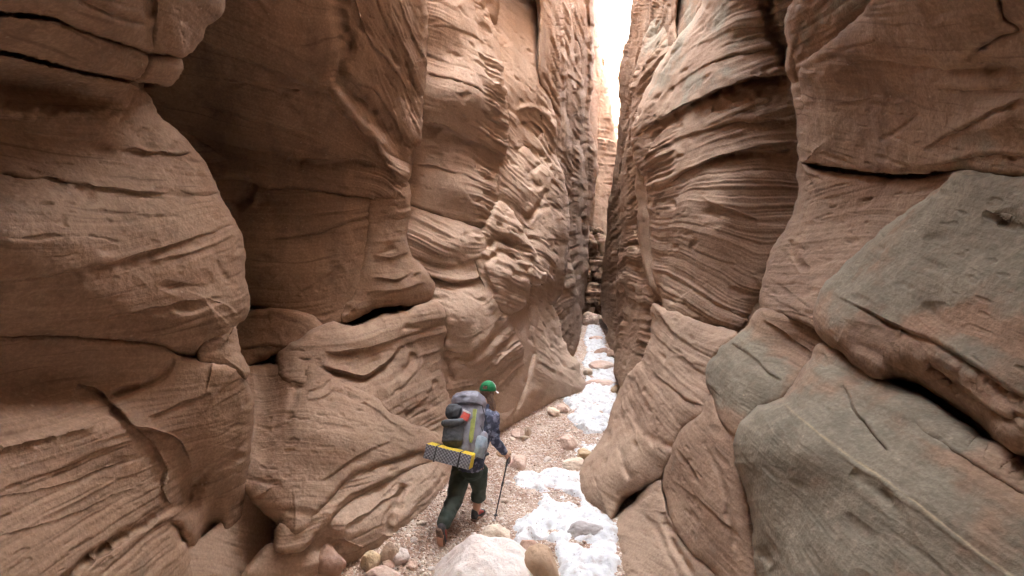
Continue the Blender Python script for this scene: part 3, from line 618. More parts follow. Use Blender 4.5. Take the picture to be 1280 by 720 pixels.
R_('canyon_wall', 'huge striped sandstone bulge right of the sky gap', 
   [(860, -280), (870, -168), (880, -30), (876, 8), (864, 28), (846, 46), (828, 74), (812, 104), (797, 136), (789, 160), (788, 182), (794, 204), (804, 222), (808, 244), (811, 268), (812, 300), (815, 335), (822, 362), (832, 384), (850, 394), (875, 402), (905, 410), (918, 416), (934, 400), (948, 378), (962, 362), (1010, 330), (1050, 250), (1050, 0), (1030, -168)],
   GD, off=0, R=60, K=0.9, r2=7, k2=.14, bed=(880, 130, -30), curv=.09, amp=0.062, freq=1.6, rough=.8, seed=26, hue=0.2, calm=[(890, 320, 110, 85)], lines=[(5.5, [(880, -300), (1000, -380)]), (1.6, [(800, 122), (835, 62), (870, 22), (900, -20)]), (1.1, [(790, 165), (820, 125), (860, 85), (905, 55), (975, 40)]), (.5, [(790, 198), (835, 172), (890, 142), (985, 92)]), (.08, [(805, 212), (860, 186), (930, 158), (992, 140)]), (-.3, [(812, 232), (850, 214), (900, 196), (995, 186)]), (-.8, [(814, 262), (860, 252), (910, 258), (985, 262)]), (-1.3, [(814, 300), (850, 302), (900, 320), (950, 345)]), (-1.9, [(822, 345), (860, 368), (910, 395)])], side=1, pat=[(880, 60, 90, 60, -30, .48), (940, 30, 60, 60, 0, .3)],
   blobs=[(880, 150, 70, 50, -30, .15), (880, 300, 50, 60, 0, .10), (850, 240, 40, 14, -25, -.08), (890, 268, 14, 8, 10, -.10), (960, 170, 30, 60, 0, .05)],
   feats=[('l', 20, .42, [(790, 172), (812, 156), (850, 134), (900, 110), (950, 94), (990, 88)]), ('l', 6, .14, [(792, 196), (830, 178), (880, 160), (930, 150), (980, 152)]), ('l', 12, .20, [(835, 226), (870, 206), (920, 190), (990, 186)]),
          ('l', 6, .09, [(845, 215), (890, 198), (950, 182), (992, 176)]), ('l', 5, .10, [(876, 248), (900, 258), (930, 268), (948, 274)]), ('g', 4, .05, [(815, 325), (845, 340), (880, 362)]), ('l', 5, .05, [(830, 290), (870, 312), (920, 330)]),
          ('g', 8, .22, [(960, 0), (962, 30), (978, 60), (982, 90)]), ('l', 6, .08, [(800, 150), (835, 110), (880, 82), (940, 62), (980, 60)]), ('l', 5, .06, [(830, 90), (870, 55), (920, 34), (970, 26)])])
# =================================================================== RIGHT, near
R_('canyon_wall', 'narrow striped rib at the edge of the upper right wall', 
   [(1030, -600), (1010, -300), (1006, -40), (996, -8), (984, 12), (981, 34), (985, 60), (982, 84), (990, 104), (992, 124), (996, 150), (998, 176), (1012, 190), (1040, 120), (1040, 60), (1070, 30), (1110, -20), (1150, -200), (1150, -600)],
   GA, off=.03, R=16, K=.30, r2=6, k2=.12, bed=(1040, 20, -34), amp=0.05, seed=27, side=1, pat=[(1040, 10, 70, 30, -35, .5)],
   feats=[('g', 4, .1, [(1000, 40), (994, 70), (1000, 110)])])
R_('canyon_wall', 'large flat brown sandstone block at the upper right', 
   [(1090, -600), (1060, -200), (1110, -40), (1085, 10), (1052, 40), (1020, 66), (1002, 78), (998, 96), (1001, 120), (998, 150), (997, 180), (999, 203), (1020, 206, .7), (1050, 211, .7), (1100, 217, .7), (1150, 218, .7), (1182, 214, .7), (1205, 214, .7), (1245, 221, .7), (1290, 222, .7), (1700, 230), (1700, -600)],
   GA, off=-.01, R=45, K=.28, r2=9, k2=.12, bed=(1120, 110, 2), amp=0.02, seed=28, sharp=1, side=1, rough=.9, pat=[(1250, 190, 90, 40, -10, .25)],
   blobs=[(1060, 60, 60, 30, -20, .08), (1240, 150, 50, 20, -10, .06), (1260, 30, 50, 30, -20, -.06)],
   feats=[('l', 12, .06, [(1040, 92), (1090, 72), (1140, 74), (1190, 80), (1280, 84)]), ('g', 4, .06, [(1210, 76), (1235, 52), (1262, 40), (1275, 38), (1256, 20), (1250, -20)]), ('l', 8, .05, [(1155, 185), (1200, 160), (1240, 138), (1280, 122)]),
          ('l', 8, .05, [(1110, 196), (1150, 206), (1190, 200), (1230, 190), (1290, 194)]), ('l', 6, .03, [(1040, 60), (1080, 50), (1100, 46)]), ('g', 5, .05, [(1002, 84), (1030, 78), (1060, 60)]), ('l', 7, .03, [(1040, 130), (1080, 126), (1120, 132)]),
          ('g', 3, .03, [(1100, 176), (1140, 150), (1150, 140)]), ('l', 7, .03, [(1180, 105), (1230, 110), (1280, 104)])])
R_('canyon_wall', 'shaded sandstone panel below the upper right block', 
   [(998, 200), (1020, 210, .6), (1050, 216, .6), (1100, 221, .6), (1150, 222, .6), (1196, 214), (1210, 240), (1160, 300), (1080, 380), (1050, 410), (1020, 412), (1002, 404), (975, 396), (955, 388), (949, 378), (951, 362), (956, 340), (965, 312), (980, 288), (990, 268), (996, 240)],
   GA, off=.02, R=32, K=.26, r2=8, k2=.12, bed=(1060, 300, -4), amp=0.018, seed=29, sharp=1, side=1, blobs=[(1070, 265, 60, 40, -10, -.06), (1010, 320, 16, 60, 14, .06)], hue=.15,
   feats=[('r', 5, .04, [(1004, 240), (1000, 280), (1002, 320), (1012, 350)]), ('g', 4, .07, [(990, 300), (996, 326), (1008, 338)]), ('l', 6, .05, [(998, 212), (1010, 216), (1030, 222)]), ('l', 6, .04, [(960, 345), (985, 362), (1016, 385)]), ('l', 6, .04, [(956, 365), (985, 380), (1012, 396)]), ('l', 5, .03, [(975, 305), (990, 325), (1000, 345)])])
R_('canyon_wall', 'large grey-green sandstone slab leaning out at the right edge', 
   [(1196, 217), (1220, 218), (1260, 222), (1290, 222), (1700, 225), (1700, 720), (1400, 640), (1290, 576), (1270, 566), (1240, 545), (1210, 520), (1180, 500), (1150, 482), (1120, 474), (1096, 472), (1074, 462), (1056, 445), (1034, 430), (1022, 418), (1017, 400), (1018, 382), (1026, 362), (1036, 348), (1056, 330), (1085, 304), (1110, 282), (1135, 264), (1160, 246), (1180, 230)],
   GA, off=-.04, R=45, K=.30, r2=10, k2=.13, bed=(1150, 380, 24), amp=0.012, seed=30, calm=[(1150, 300, 260, 130)], side=1, rough=.9,
   pat=[(1170, 300, 190, 75, -22, 1.0), (1070, 370, 60, 22, 20, .55), (1280, 470, 120, 24, 22, .6), (1400, 300, 200, 120, 0, 1.0)],
   blobs=[(1130, 360, 100, 50, -10, .08), (1180, 440, 80, 30, 25, .06), (1100, 310, 60, 16, -35, .05)],
   feats=[('l', 12, .07, [(1040, 365), (1080, 385), (1120, 405), (1170, 425), (1230, 462), (1290, 500)]), ('g', 5, .07, [(1160, 456), (1176, 462), (1190, 475), (1200, 495)]), ('l', 8, .04, [(1230, 262), (1260, 276), (1300, 280)]), ('l', 8, .05, [(1140, 470), (1180, 470), (1230, 500), (1280, 530)]),
          ('g', 4, .04, [(1260, 525), (1280, 524), (1310, 528)])])
R_('canyon_wall', 'grey-green mossy looking slab at the lower right with a pale quartz vein', 
   [(1030, 430), (1046, 436), (1060, 452), (1084, 466), (1110, 478), (1140, 486), (1180, 512), (1240, 552), (1290, 584), (1400, 650), (1700, 760), (1700, 1100), (980, 1100), (958, 900), (950, 760), (945, 720), (940, 690), (938, 660), (934, 630), (926, 600), (919, 575), (918, 555), (924, 535), (938, 516), (946, 508), (962, 503), (978, 495), (990, 480), (1002, 462), (1014, 446), (1022, 432)],
   GB, off=0, R=40, K=.26, r2=10, k2=.14, bed=(1100, 600, 36), amp=0.011, seed=31, calm=[(1050, 620, 200, 130)], vein=[(1.5, [(972, 496), (1010, 530), (1050, 562), (1100, 596), (1150, 634), (1210, 680), (1300, 745)])], side=1, rough=0.8,
   pat=[(1060, 600, 210, 110, 30, 1.0), (1120, 510, 150, 34, 28, .8), (980, 690, 70, 100, 0, .8), (1260, 690, 170, 70, 30, .9), (1350, 800, 300, 100, 0, .8)],
   blobs=[(1000, 560, 60, 40, 20, .08), (1110, 610, 110, 50, 36, .05), (1062, 470, 40, 10, 30, -.06), (960, 650, 20, 60, 0, .05)],
   feats=[('r', 3, .008, [(975, 500), (1010, 530), (1050, 566), (1100, 600), (1150, 638), (1210, 685), (1290, 740)]), ('l', 8, .06, [(1056, 480), (1070, 510), (1090, 535), (1112, 565)]), ('g', 7, .02, [(1064, 590), (1090, 610), (1115, 628)]), 
          ('l', 8, .02, [(1140, 520), (1190, 560), (1240, 590), (1300, 630)]), ('g', 5, .05, [(940, 690), (960, 700), (968, 740)])])
R_('canyon_wall', 'grey-green block wedged in the middle of the right wall', 
   [(884, 468), (887, 454), (898, 440), (914, 424), (928, 414), (940, 398), (950, 386), (972, 392), (1002, 402), (1030, 420), (1032, 436), (1016, 446), (1003, 464), (991, 482), (978, 496), (962, 504), (946, 511), (930, 530), (921, 542), (910, 536), (900, 520), (892, 498), (886, 484)],
   GC, off=-.03, R=28, K=.28, r2=8, k2=.12, bed=(950, 450, 28), amp=0.012, seed=32, side=1, pat=[(925, 460, 62, 70, -40, 1.0)],
   blobs=[(925, 470, 36, 30, 0, .08), (985, 430, 30, 30, 0, -.12)], feats=[('l', 7, .06, [(915, 430), (935, 440), (960, 462), (978, 474)]), ('l', 6, .05, [(952, 400), (985, 420), (1012, 440)])])
R_('canyon_wall', 'banded brown sandstone mass above the snow on the right side', 
   [(815, 380), (832, 386), (852, 396), (876, 404), (905, 411), (922, 418), (906, 434), (892, 450), (887, 468), (889, 492), (886, 505), (874, 520), (854, 532), (846, 545), (838, 570), (828, 590), (812, 604), (792, 616), (780, 628), (770, 644), (764, 654), (752, 650), (736, 642), (726, 630), (721, 615), (722, 592), (731, 575), (742, 562), (752, 545), (760, 528), (766, 508), (775, 486), (784, 468), (800, 450), (808, 432), (814, 410)],
   GC, off=.0, R=42, K=.50, r2=8, k2=.14, bed=(850, 440, 28), curv=.02, amp=0.013, seed=33, calm=[(780, 590, 90, 80)], side=1, hue=0.3, rough=.8,
   blobs=[(800, 510, 30, 40, 30, .10), (770, 590, 34, 40, 0, .12), (790, 525, 14, 26, 10, -.12), (850, 500, 30, 26, 40, .08)],
   feats=[('l', 7, .10, [(810, 440), (824, 470), (846, 486), (862, 500), (880, 506)]), ('g', 5, .08, [(790, 500), (800, 535), (830, 556), (850, 560)]), ('l', 6, .06, [(826, 400), (850, 420), (876, 438), (896, 446)]), ('l', 6, .05, [(820, 420), (850, 446), (884, 470)]),
          ('g', 5, .06, [(784, 530), (776, 560), (790, 600)]), ('l', 6, .05, [(850, 440), (860, 450), (884, 458)])])
R_('canyon_wall', 'brown sandstone rib slanting below the grey-green block', 
   [(884, 500), (890, 496), (902, 522), (912, 538), (920, 548), (919, 575), (926, 602), (934, 632), (939, 664), (943, 700), (950, 740), (975, 900), (900, 900), (905, 740), (885, 705), (866, 690), (850, 668), (838, 645), (832, 618), (828, 605), (838, 572), (848, 545), (860, 530), (876, 518)],
   GC, off=-.02, R=32, K=.34, r2=8, k2=.12, bed=(880, 610, 48), amp=0.012, seed=34, side=1, hue=.1, rough=.8, pat=[(850, 560, 16, 40, 30, .5)], blobs=[(880, 620, 26, 60, -25, .08)],
   feats=[('g', 4, .03, [(885, 560), (900, 600), (912, 650), (925, 700)]), ('l', 7, .05, [(838, 600), (866, 618), (890, 640), (915, 660)])])
R_('canyon_wall', 'low rounded sandstone hump at the bottom beside the snow, with small snow crumbs', 
   [(762, 720), (762, 690), (765, 662), (772, 648), (784, 634), (798, 620), (812, 608), (824, 602), (826, 616), (832, 640), (846, 668), (864, 692), (884, 708), (900, 722), (920, 900), (760, 900)],
   GC, off=.0, R=34, K=.32, r2=8, k2=.12, bed=(820, 690, 20), amp=.02, seed=35, side=1, hue=0.35, rough=.8, feats=[('g', 5, .08, [(828, 640), (834, 664), (850, 690), (868, 720)]), ('g', 4, .04, [(800, 640), (830, 680), (850, 720)])])
# ------------------------------------------------------------------ wall behind the masses (seen only through the cracks)
OB = dict(R=40, K=.2, amp=.05, skirt=.5, step=4.0)
R_('canyon_wall', 'deep back of the cracks in the near left wall', [(-520, -580), (190, -580), (170, 90), (205, 220), (250, 330), (262, 460), (270, 640), (355, 720), (360, 920), (-520, 1000)], FL, off=.14, seed=41, **OB)
R_('canyon_wall', 'deep back of the cracks in the left recess', [(120, -580), (515, -600), (520, 100), (500, 240), (535, 360), (548, 420), (546, 600), (505, 655), (400, 900), (250, 920)], FR, off=.14, seed=42, **OB)
R_('canyon_wall', 'deep back of the cracks behind the striped columns', [(450, -280), (575, -280), (620, 100), (610, 250), (595, 300), (595, 350), (640, 450), (620, 540), (540, 620), (500, 500)], FM, off=.14, seed=43, **OB)
R_('canyon_wall', 'deep back of the cracks behind the second column', [(590, -220), (650, -220), (690, 40), (688, 200), (700, 300), (686, 370), (700, 440), (715, 480), (640, 535), (590, 400)], FN, off=.12, seed=44, **OB)
R_('canyon_wall', 'deep back of the cracks in the upper right wall', [(1000, -600), (995, 200), (965, 330), (960, 380), (1040, 440), (1290, 600), (1720, 740), (1720, -600)], GA, off=.16, seed=45, side=1, **OB)
R_('canyon_wall', 'deep back of the cracks in the lower right wall', [(860, 380), (960, 360), (1060, 420), (1000, 900), (775, 900), (775, 660), (740, 630), (735, 590), (775, 520), (800, 460)], GC, off=.12, seed=46, side=1, **OB)
R_('canyon_wall', 'deep back of the cracks in the lower right slab', [(940, 540), (1040, 460), (1280, 600), (1720, 780), (1720, 1100), (960, 1100)], GB, off=.14, seed=47, side=1, **OB)
R_('canyon_wall', 'deep back of the cracks beside the striped bulge', [(900, -280), (890, 20), (820, 100), (800, 180), (830, 380), (960, 380), (1060, 200), (1060, -280)], GD, off=.12, seed=48, side=1, **OB)

build_masses()
# ------------------------------------------------------------------ outer walls: hidden flanks of the canyon, height and overhang shaped to shade the passage
def polyline_at(y, P):
    P = np.array(P, float); return np.interp(y, P[:, 0], P[:, 1])
LEFT_X = [(-12, -3.4), (0, -3.6), (3, -3.8), (5, -4.6), (6, -4.5), (7, -3.9), (8, -3.1), (10, -2.0), (13, -.5), (18, 1.6), (26, 3.0), (34, 4.2), (60, 6)]
RIGHT_X = [(-12, 3.6), (0, 3.8), (4, 4.0), (6, 3.9), (9, 4.0), (13, 4.6), (18, 5.4), (26, 7.6), (34, 10.2), (60, 24)]
def outer_wall(label, prof, sgn, top, near=0):
    ys = np.arange(-12, 60, .25); zs = np.concatenate([np.arange(-1, 8, .25), np.arange(8, top, .5)])
    Y, Z = np.meshgrid(ys, zs)
    X = polyline_at(Y, prof)
    P = np.stack([X, Y, Z], -1)
    Z = np.where(Z > 8, 8 + (Z - 8) * (1 + near * np.clip((11 - Y) / 3, 0, 1) + (near > 0) * 1.1 * np.clip((Y - 12) / 4, 0, 1)), Z)  # unseen top of the right wall raised to keep sun off the left
    # unseen overhang added above and behind the viewer to darken the near walls
    pin = np.clip(((8.4 if sgn > 0 else 7.8) - Y) / 4.2, 0, 1) * np.clip((Z - (5.0 if sgn > 0 else 5.6)) / 3.0, 0, 1)
    X = X - sgn * pin * (np.abs(X) - .35) * .93
    X = X + sgn * .45 * fbm(P * np.array([.35, .35, .9]), 4) + sgn * .14 * table((Z + .2 * perlin(P * .4)) * .35, LTAB) + sgn * .05 * np.clip(Z - 9, 0, 40)
    V = np.stack([X, Y, Z + floor_z(0, Y)], -1).reshape(-1, 3)
    n = Y.shape[1]; i = np.arange(Y.shape[0] - 1)[:, None] * n + np.arange(n - 1)[None]
    i = i.ravel(); Fq = np.stack([i, i + 1, i + n + 1, i + n], 1)
    me = mesh_np('canyon_wall', V, Fq)
    z0 = np.zeros(len(V), np.float32)
    store_tones(me, V, V[:, 2]); attr(me, 'patina', z0); attr(me, 'band', table(V[:, 2] * .7, LCOL)); attr(me, 'hue', z0); attr(me, 'vein', z0)
    return link('canyon_wall', me, MAT_ROCK, label=label, kind='structure')
outer_wall('outer flank of the left canyon wall, with an added overhang that blocks sky light', LEFT_X, -1, 11)
outer_wall('outer flank of the right canyon wall, raised and overhung to block sun and sky light', RIGHT_X, 1, 16, .4)
# sunlit cliff that closes the bend far down the canyon
def end_wall():
    ys = np.linspace(-10, 32, 260); zs = np.linspace(-1, 40, 300)
    Y, Z = np.meshgrid(ys, zs)
    P = np.stack([Y, Y * 0 + 50, Z], -1)
    d = .9 * fbm(P * .16, 5) + .5 * table((Z + .5 * perlin(P * .2)) * .12, LTAB) + .25 * fbm(P * .9, 3)
    Yd = 50 - d * 1.2 + .15 * Z
    top = np.where(Z > 0, 1, 1)
    V = np.stack([Y, Yd, np.minimum(Z, 22 + .55 * Y + 3 * perlin(P * .3)) ], -1).reshape(-1, 3)
    n = Y.shape[1]; i = (np.arange(Y.shape[0] - 1)[:, None] * n + np.arange(n - 1)[None]).ravel()
    me = mesh_np('canyon_wall', V, np.stack([i, i + 1, i + n + 1, i + n], 1))
    z0 = np.zeros(len(V), np.float32)
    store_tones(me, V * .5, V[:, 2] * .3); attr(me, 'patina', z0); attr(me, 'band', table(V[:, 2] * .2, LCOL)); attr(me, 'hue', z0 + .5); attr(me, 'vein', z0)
    link('canyon_wall', me, MAT_ROCK, label='sunlit cliff closing the far end of the canyon, bleached by glare', kind='structure')
end_wall()
def back_wall():  # added out of view to cut off light from behind the viewer
    xs = np.arange(-6, 6, .25); zs = np.arange(-1.5, 15, .25)
    X, Z = np.meshgrid(xs, zs); P = np.stack([X, X * 0 - 5, Z], -1)
    V = np.stack([X, -5.5 + .5 * fbm(P * .4, 4) + .1 * table(Z * .4, LTAB), Z], -1).reshape(-1, 3)
    n = X.shape[1]; i = (np.arange(X.shape[0] - 1)[:, None] * n + np.arange(n - 1)[None]).ravel()
    me = mesh_np('canyon_wall', V, np.stack([i, i + n, i + n + 1, i + 1], 1))
    z0 = np.zeros(len(V), np.float32)
    store_tones(me, V, V[:, 2])
    for k in ('patina', 'band', 'hue', 'vein'): attr(me, k, z0)
    link('canyon_wall', me, MAT_ROCK, label='added unseen wall behind the viewer, blocking light from behind', kind='structure')
back_wall()

# ------------------------------------------------------------------ floor
def floor_mesh():
    ys = [-12.0]
    while ys[-1] < 60: ys.append(ys[-1] + (.25 if ys[-1] < 2.5 else max(.022, .0042 * ys[-1])))
    ys = np.array(ys); xs = np.concatenate([np.arange(-5, -1.8, .12), np.arange(-1.8, 4.5, .025), np.arange(4.5, 13, .12)])
    X, Y = np.meshgrid(xs, ys)
    return X, Y
def ground_height(X, Y):
    P = np.stack([X, Y, X * 0 + 4.4], -1).astype(np.float32)
    z = floor_z(X, Y) + .07 * perlin(P * .55) + .03 * perlin(P * 1.7) + .012 * perlin(P * 5)
    # gravel banked up against the left wall
    cx = np.interp(Y, [0, 4, 6, 8, 10, 13, 18, 30], [.1, .3, .6, .8, 1.6, 2.2, 2.7, 4.6])
    z = z + .10 * np.clip((cx - X) - .25, 0, 2.5) ** 1.3
    return z
X, Y = floor_mesh()
Z = ground_height(X, Y)
P = np.stack([X, Y, Z * 0], -1).astype(np.float32)
peb = np.clip(perlin(P * 26) * 1.2 + .2, 0, 1) ** .6 * .010 + np.clip(perlin(P * 55 + 4), 0, 1) * .006
Z = Z + peb
V = np.stack([X, Y, Z], -1).reshape(-1, 3)
n = X.shape[1]; i = (np.arange(X.shape[0] - 1)[:, None] * n + np.arange(n - 1)[None]).ravel()
me = mesh_np('canyon_floor', V, np.stack([i, i + 1, i + n + 1, i + n], 1))
def gravel_material():
    m, nt, b = nodes('gravel')
    geo = nd(nt, 'ShaderNodeNewGeometry').outputs['Position']
    vo = nd(nt, 'ShaderNodeTexVoronoi', {'Vector': geo, 'Scale': 38.0, 'Randomness': 1.0})
    n1 = nd(nt, 'ShaderNodeTexNoise', {'Vector': geo, 'Scale': 2.2, 'Detail': 6, 'Roughness': .65}).outputs[0]
    n2 = nd(nt, 'ShaderNodeTexNoise', {'Vector': geo, 'Scale': 70.0, 'Detail': 5, 'Roughness': .7}).outputs[0]
    hs = nd(nt, 'ShaderNodeSeparateColor', {0: vo.outputs['Color']})
    c = mixc(nt, ramp(nt, n1, .4, .62), (.40, .25, .18), (.58, .44, .35))
    c = mixc(nt, ramp(nt, hs.outputs[0], .62, .95), c, (.76, .66, .56))
    c = mixc(nt, mathn(nt, 'MULTIPLY', ramp(nt, hs.outputs[1], .7, .95), .6), c, (.30, .19, .14))
    c = mixc(nt, ramp(nt, n2, .35, .7), tuple_mul(nt, c, .7), c)
    nt.links.new(c, b.inputs['Base Color']); b.inputs['Roughness'].default_value = .95; b.inputs['Specular IOR Level'].default_value = .15
    h = mathn(nt, 'SUBTRACT', mathn(nt, 'MULTIPLY', n2, .006), mathn(nt, 'MULTIPLY', vo.outputs['Distance'], .012))
    nt.links.new(nd(nt, 'ShaderNodeBump', {'Strength': 1.0, 'Distance': 1.0, 'Height': h}).outputs[0], b.inputs['Normal'])
    return m
MAT_GRAVEL = gravel_material()
link('canyon_floor', me, MAT_GRAVEL, label='reddish gravel floor of the slot canyon', kind='structure')

# point on the ground seen at a photo position
def on_ground(px, py, it=12):
    d = 5.3
    for _ in range(it):
        x = (px - 640) / F * d
        g = float(ground_height(np.array([x]), np.array([d]))[0])
        dn = (CZ - g) / max((py - 360) / F, .02)
        d = .5 * d + .5 * min(dn, 60)
    x = (px - 640) / F * d
    return np.array([x, d, float(ground_height(np.array([x]), np.array([d]))[0])])

# ------------------------------------------------------------------ snow
def snow_material():
    m, nt, b = nodes('snow')
    geo = nd(nt, 'ShaderNodeNewGeometry').outputs['Position']
    n1 = nd(nt, 'ShaderNodeTexNoise', {'Vector': geo, 'Scale': 9.0, 'Detail': 6, 'Roughness': .65}).outputs[0]
    n2 = nd(nt, 'ShaderNodeTexNoise', {'Vector': geo, 'Scale': 90.0, 'Detail': 3}).outputs[0]
    vo = nd(nt, 'ShaderNodeTexVoronoi', {'Vector': geo, 'Scale': 19.0}).outputs['Distance']
    c = mixc(nt, ramp(nt, n1, .46, .78), (.60, .60, .605), (.38, .31, .26))
    c = mixc(nt, mathn(nt, 'MULTIPLY', mathn(nt, 'SUBTRACT', 1.0, ramp(nt, vo, .08, .18)), ramp(nt, n1, .44, .50)), c, (.16, .10, .07))
    nt.links.new(c, b.inputs['Base Color']); b.inputs['Roughness'].default_value = .7
    b.inputs['Subsurface Weight'].default_value = 0
    h = mathn(nt, 'ADD', mathn(nt, 'MULTIPLY', n1, .03), mathn(nt, 'MULTIPLY', n2, .004))
    nt.links.new(nd(nt, 'ShaderNodeBump', {'Strength': .8, 'Distance': 1.0, 'Height': h}).outputs[0], b.inputs['Normal'])
    return m
MAT_SNOW = snow_material()
def snow_patch(label, outline, th=.07, cell=.02, seed=0, edge=.12):
    Q = smooth_outline(outline, True, 6)
    W = np.array([on_ground(a, b)[:2] for a, b in Q[:, :2]])
    x0, y0 = W.min(0) - .1; x1, y1 = W.max(0) + .1
    cx = max(cell, (x1 - x0) / 260); cy = max(cell, (y1 - y0) / 420)
    xs = np.arange(x0, x1, cx); ys = np.arange(y0, y1, cy)
    X, Y = np.meshgrid(xs, ys)
    Wq = np.concatenate([W, np.ones((len(W), 1))], 1)
    PP = np.stack([X, Y, X * 0 + seed], -1).astype(np.float32)
    Xw = X + .07 * perlin(PP * 3) + .045 * perlin(PP * 9) + .022 * perlin(PP * 24); Yw = Y + .07 * perlin(PP * 3 + 7) + .04 * perlin(PP * 8 + 2)
    D = seg_dist(Xw, Yw, Wq, True)[0]; ins = inside(Xw, Yw, Wq)
    D = np.where(ins, D, -D)
    rise = np.sqrt(np.clip(1 - (1 - np.clip(D / edge, 0, 1))**2, 0, 1))
    hole = np.clip(perlin(PP * 2.6 + 20) + .5 * perlin(PP * 7 + 3) - .36, 0, 1) * 3
    top = th * rise * (.85 + 1.0 * perlin(PP * 2.2) + .45 * perlin(PP * 6) + .3 * perlin(PP * 14) + .15 * perlin(PP * 30)) - .018 - .05 * hole * rise
    Z = ground_height(X, Y) + np.where(D > 0, top, -.03)
    V = np.stack([X, Y, Z], -1)
    keep = D > -.04
    idx = -np.ones(X.shape, int); kf = keep[:-1, :-1] & keep[1:, :-1] & keep[:-1, 1:] & keep[1:, 1:]
    used = np.zeros_like(keep); used[:-1, :-1] |= kf; used[1:, :-1] |= kf; used[:-1, 1:] |= kf; used[1:, 1:] |= kf
    a, b = np.nonzero(used); idx[a, b] = np.arange(len(a))
    fy, fx = np.nonzero(kf)
    me = mesh_np('snow', V[a, b], np.stack([idx[fy, fx], idx[fy, fx + 1], idx[fy + 1, fx + 1], idx[fy + 1, fx]], 1))
    o = link('snow', me, MAT_SNOW, label=label, category='snow', kind='stuff')
    return o
snow_patch('widest patch of speckled snow beside the hiker along the right rock foot',
   [(640, 600), (655, 592), (672, 596), (680, 588), (700, 585), (716, 590), (735, 590), (735, 630), (770, 655), (775, 700), (775, 800), (690, 800), (700, 720), (700, 700), (690, 680), (668, 676), (648, 690), (640, 668), (642, 655), (652, 648), (668, 640), (676, 625), (668, 612), (656, 612)], th=.088, seed=1)
snow_patch('lumpy snow patch halfway up the path beyond the trekking pole',
   [(706, 502), (716, 496), (735, 492), (760, 492), (775, 497), (774, 520), (760, 530), (752, 545), (742, 552), (730, 542), (722, 534), (710, 524), (716, 514)], th=.10, seed=2)
snow_patch('small snow remnant between gravel and rock foot', [(714, 568), (722, 560), (728, 553), (742, 555), (745, 562), (735, 570), (722, 572)], th=.07, seed=3, edge=.08)
snow_patch('long snow strip winding up the far canyon floor',
   [(726, 490), (732, 470), (728, 455), (734, 440), (730, 425), (734, 410), (735, 398), (744, 396), (750, 408), (756, 420), (758, 432), (770, 448), (774, 470), (772, 488), (750, 494)], th=.085, seed=4, edge=.2, cell=.03)
# ------------------------------------------------------------------ stones
def stone_material(name, a, b_, spots=None, rough=.9):
    m, nt, b = nodes(name)
    geo = nd(nt, 'ShaderNodeTexCoord').outputs['Object']
    n1 = nd(nt, 'ShaderNodeTexNoise', {'Vector': geo, 'Scale': 5.0, 'Detail': 5, 'Roughness': .65}).outputs[0]
    n2 = nd(nt, 'ShaderNodeTexNoise', {'Vector': geo, 'Scale': 40.0, 'Detail': 4, 'Roughness': .7}).outputs[0]
    c = mixc(nt, ramp(nt, n1, .38, .62), a, b_)
    c = mixc(nt, mathn(nt, 'MULTIPLY', ramp(nt, n2, .5, .75), .5), c, spots or tuple(x * .6 for x in a))
    nt.links.new(c, b.inputs['Base Color']); b.inputs['Roughness'].default_value = rough; b.inputs['Specular IOR Level'].default_value = .2
    h = mathn(nt, 'ADD', mathn(nt, 'MULTIPLY', n2, .008), mathn(nt, 'MULTIPLY', n1, .02))
    nt.links.new(nd(nt, 'ShaderNodeBump', {'Strength': .7, 'Distance': 1.0, 'Height': h}).outputs[0], b.inputs['Normal'])
    return m
ST = {
 'white': stone_material('white_stone', (.66, .59, .54), (.60, .50, .44), (.50, .36, .30)),
 'tan': stone_material('tan_stone', (.48, .33, .22), (.42, .28, .18)),
 'cream': stone_material('cream_stone', (.66, .55, .43), (.56, .43, .33)),
 'grey': stone_material('grey_stone', (.38, .34, .32), (.46, .42, .40)),
 'brown': stone_material('brown_stone', (.38, .24, .17), (.44, .29, .22)),
 'ochre': stone_material('ochre_stone', (.52, .37, .22), (.56, .43, .29)),
 'pink': stone_material('pink_stone', (.56, .39, .31), (.62, .47, .38)),
}
def stone_mesh(sx, sy, sz, cuts=7, seed=0, sub=5, round_=.5, tilt=0.0, lump=.10, top=None):
    r = np.random.default_rng(seed)
    bm = bmesh.new(); bmesh.ops.create_icosphere(bm, subdivisions=sub, radius=1)
    V = np.array([v.co[:] for v in bm.verts], np.float32); Fc = np.array([[v.index for v in f.verts] for f in bm.faces]); bm.free()
    D = V / np.linalg.norm(V, axis=1)[:, None]
    R = np.full(len(D), 1.08)
    ns = r.normal(size=(cuts, 3)); ns /= np.linalg.norm(ns, axis=1)[:, None]
    for n in ns:
        h = r.uniform(.62, .98); c = D @ n
        R = np.where(c > .05, -np.log(np.exp(-24 * R) + np.exp(-24 * np.minimum(h / np.maximum(c, .05), 3))) / 24, R)
    V = D * R[:, None]
    V = V * (1 + lump * fbm(D * 1.6 + seed, 3)[:, None]) + D * (.03 * fbm(D * 6 + seed, 3))[:, None]
    V /= np.abs(V).max(0)
    V = V * np.array([sx, sy, sz])
    if tilt: 
        c, s = math.cos(tilt), math.sin(tilt); V = np.stack([V[:, 0] * c - V[:, 2] * s, V[:, 1], V[:, 0] * s + V[:, 2] * c], 1)
    return mesh_np('stone', V, Fc)
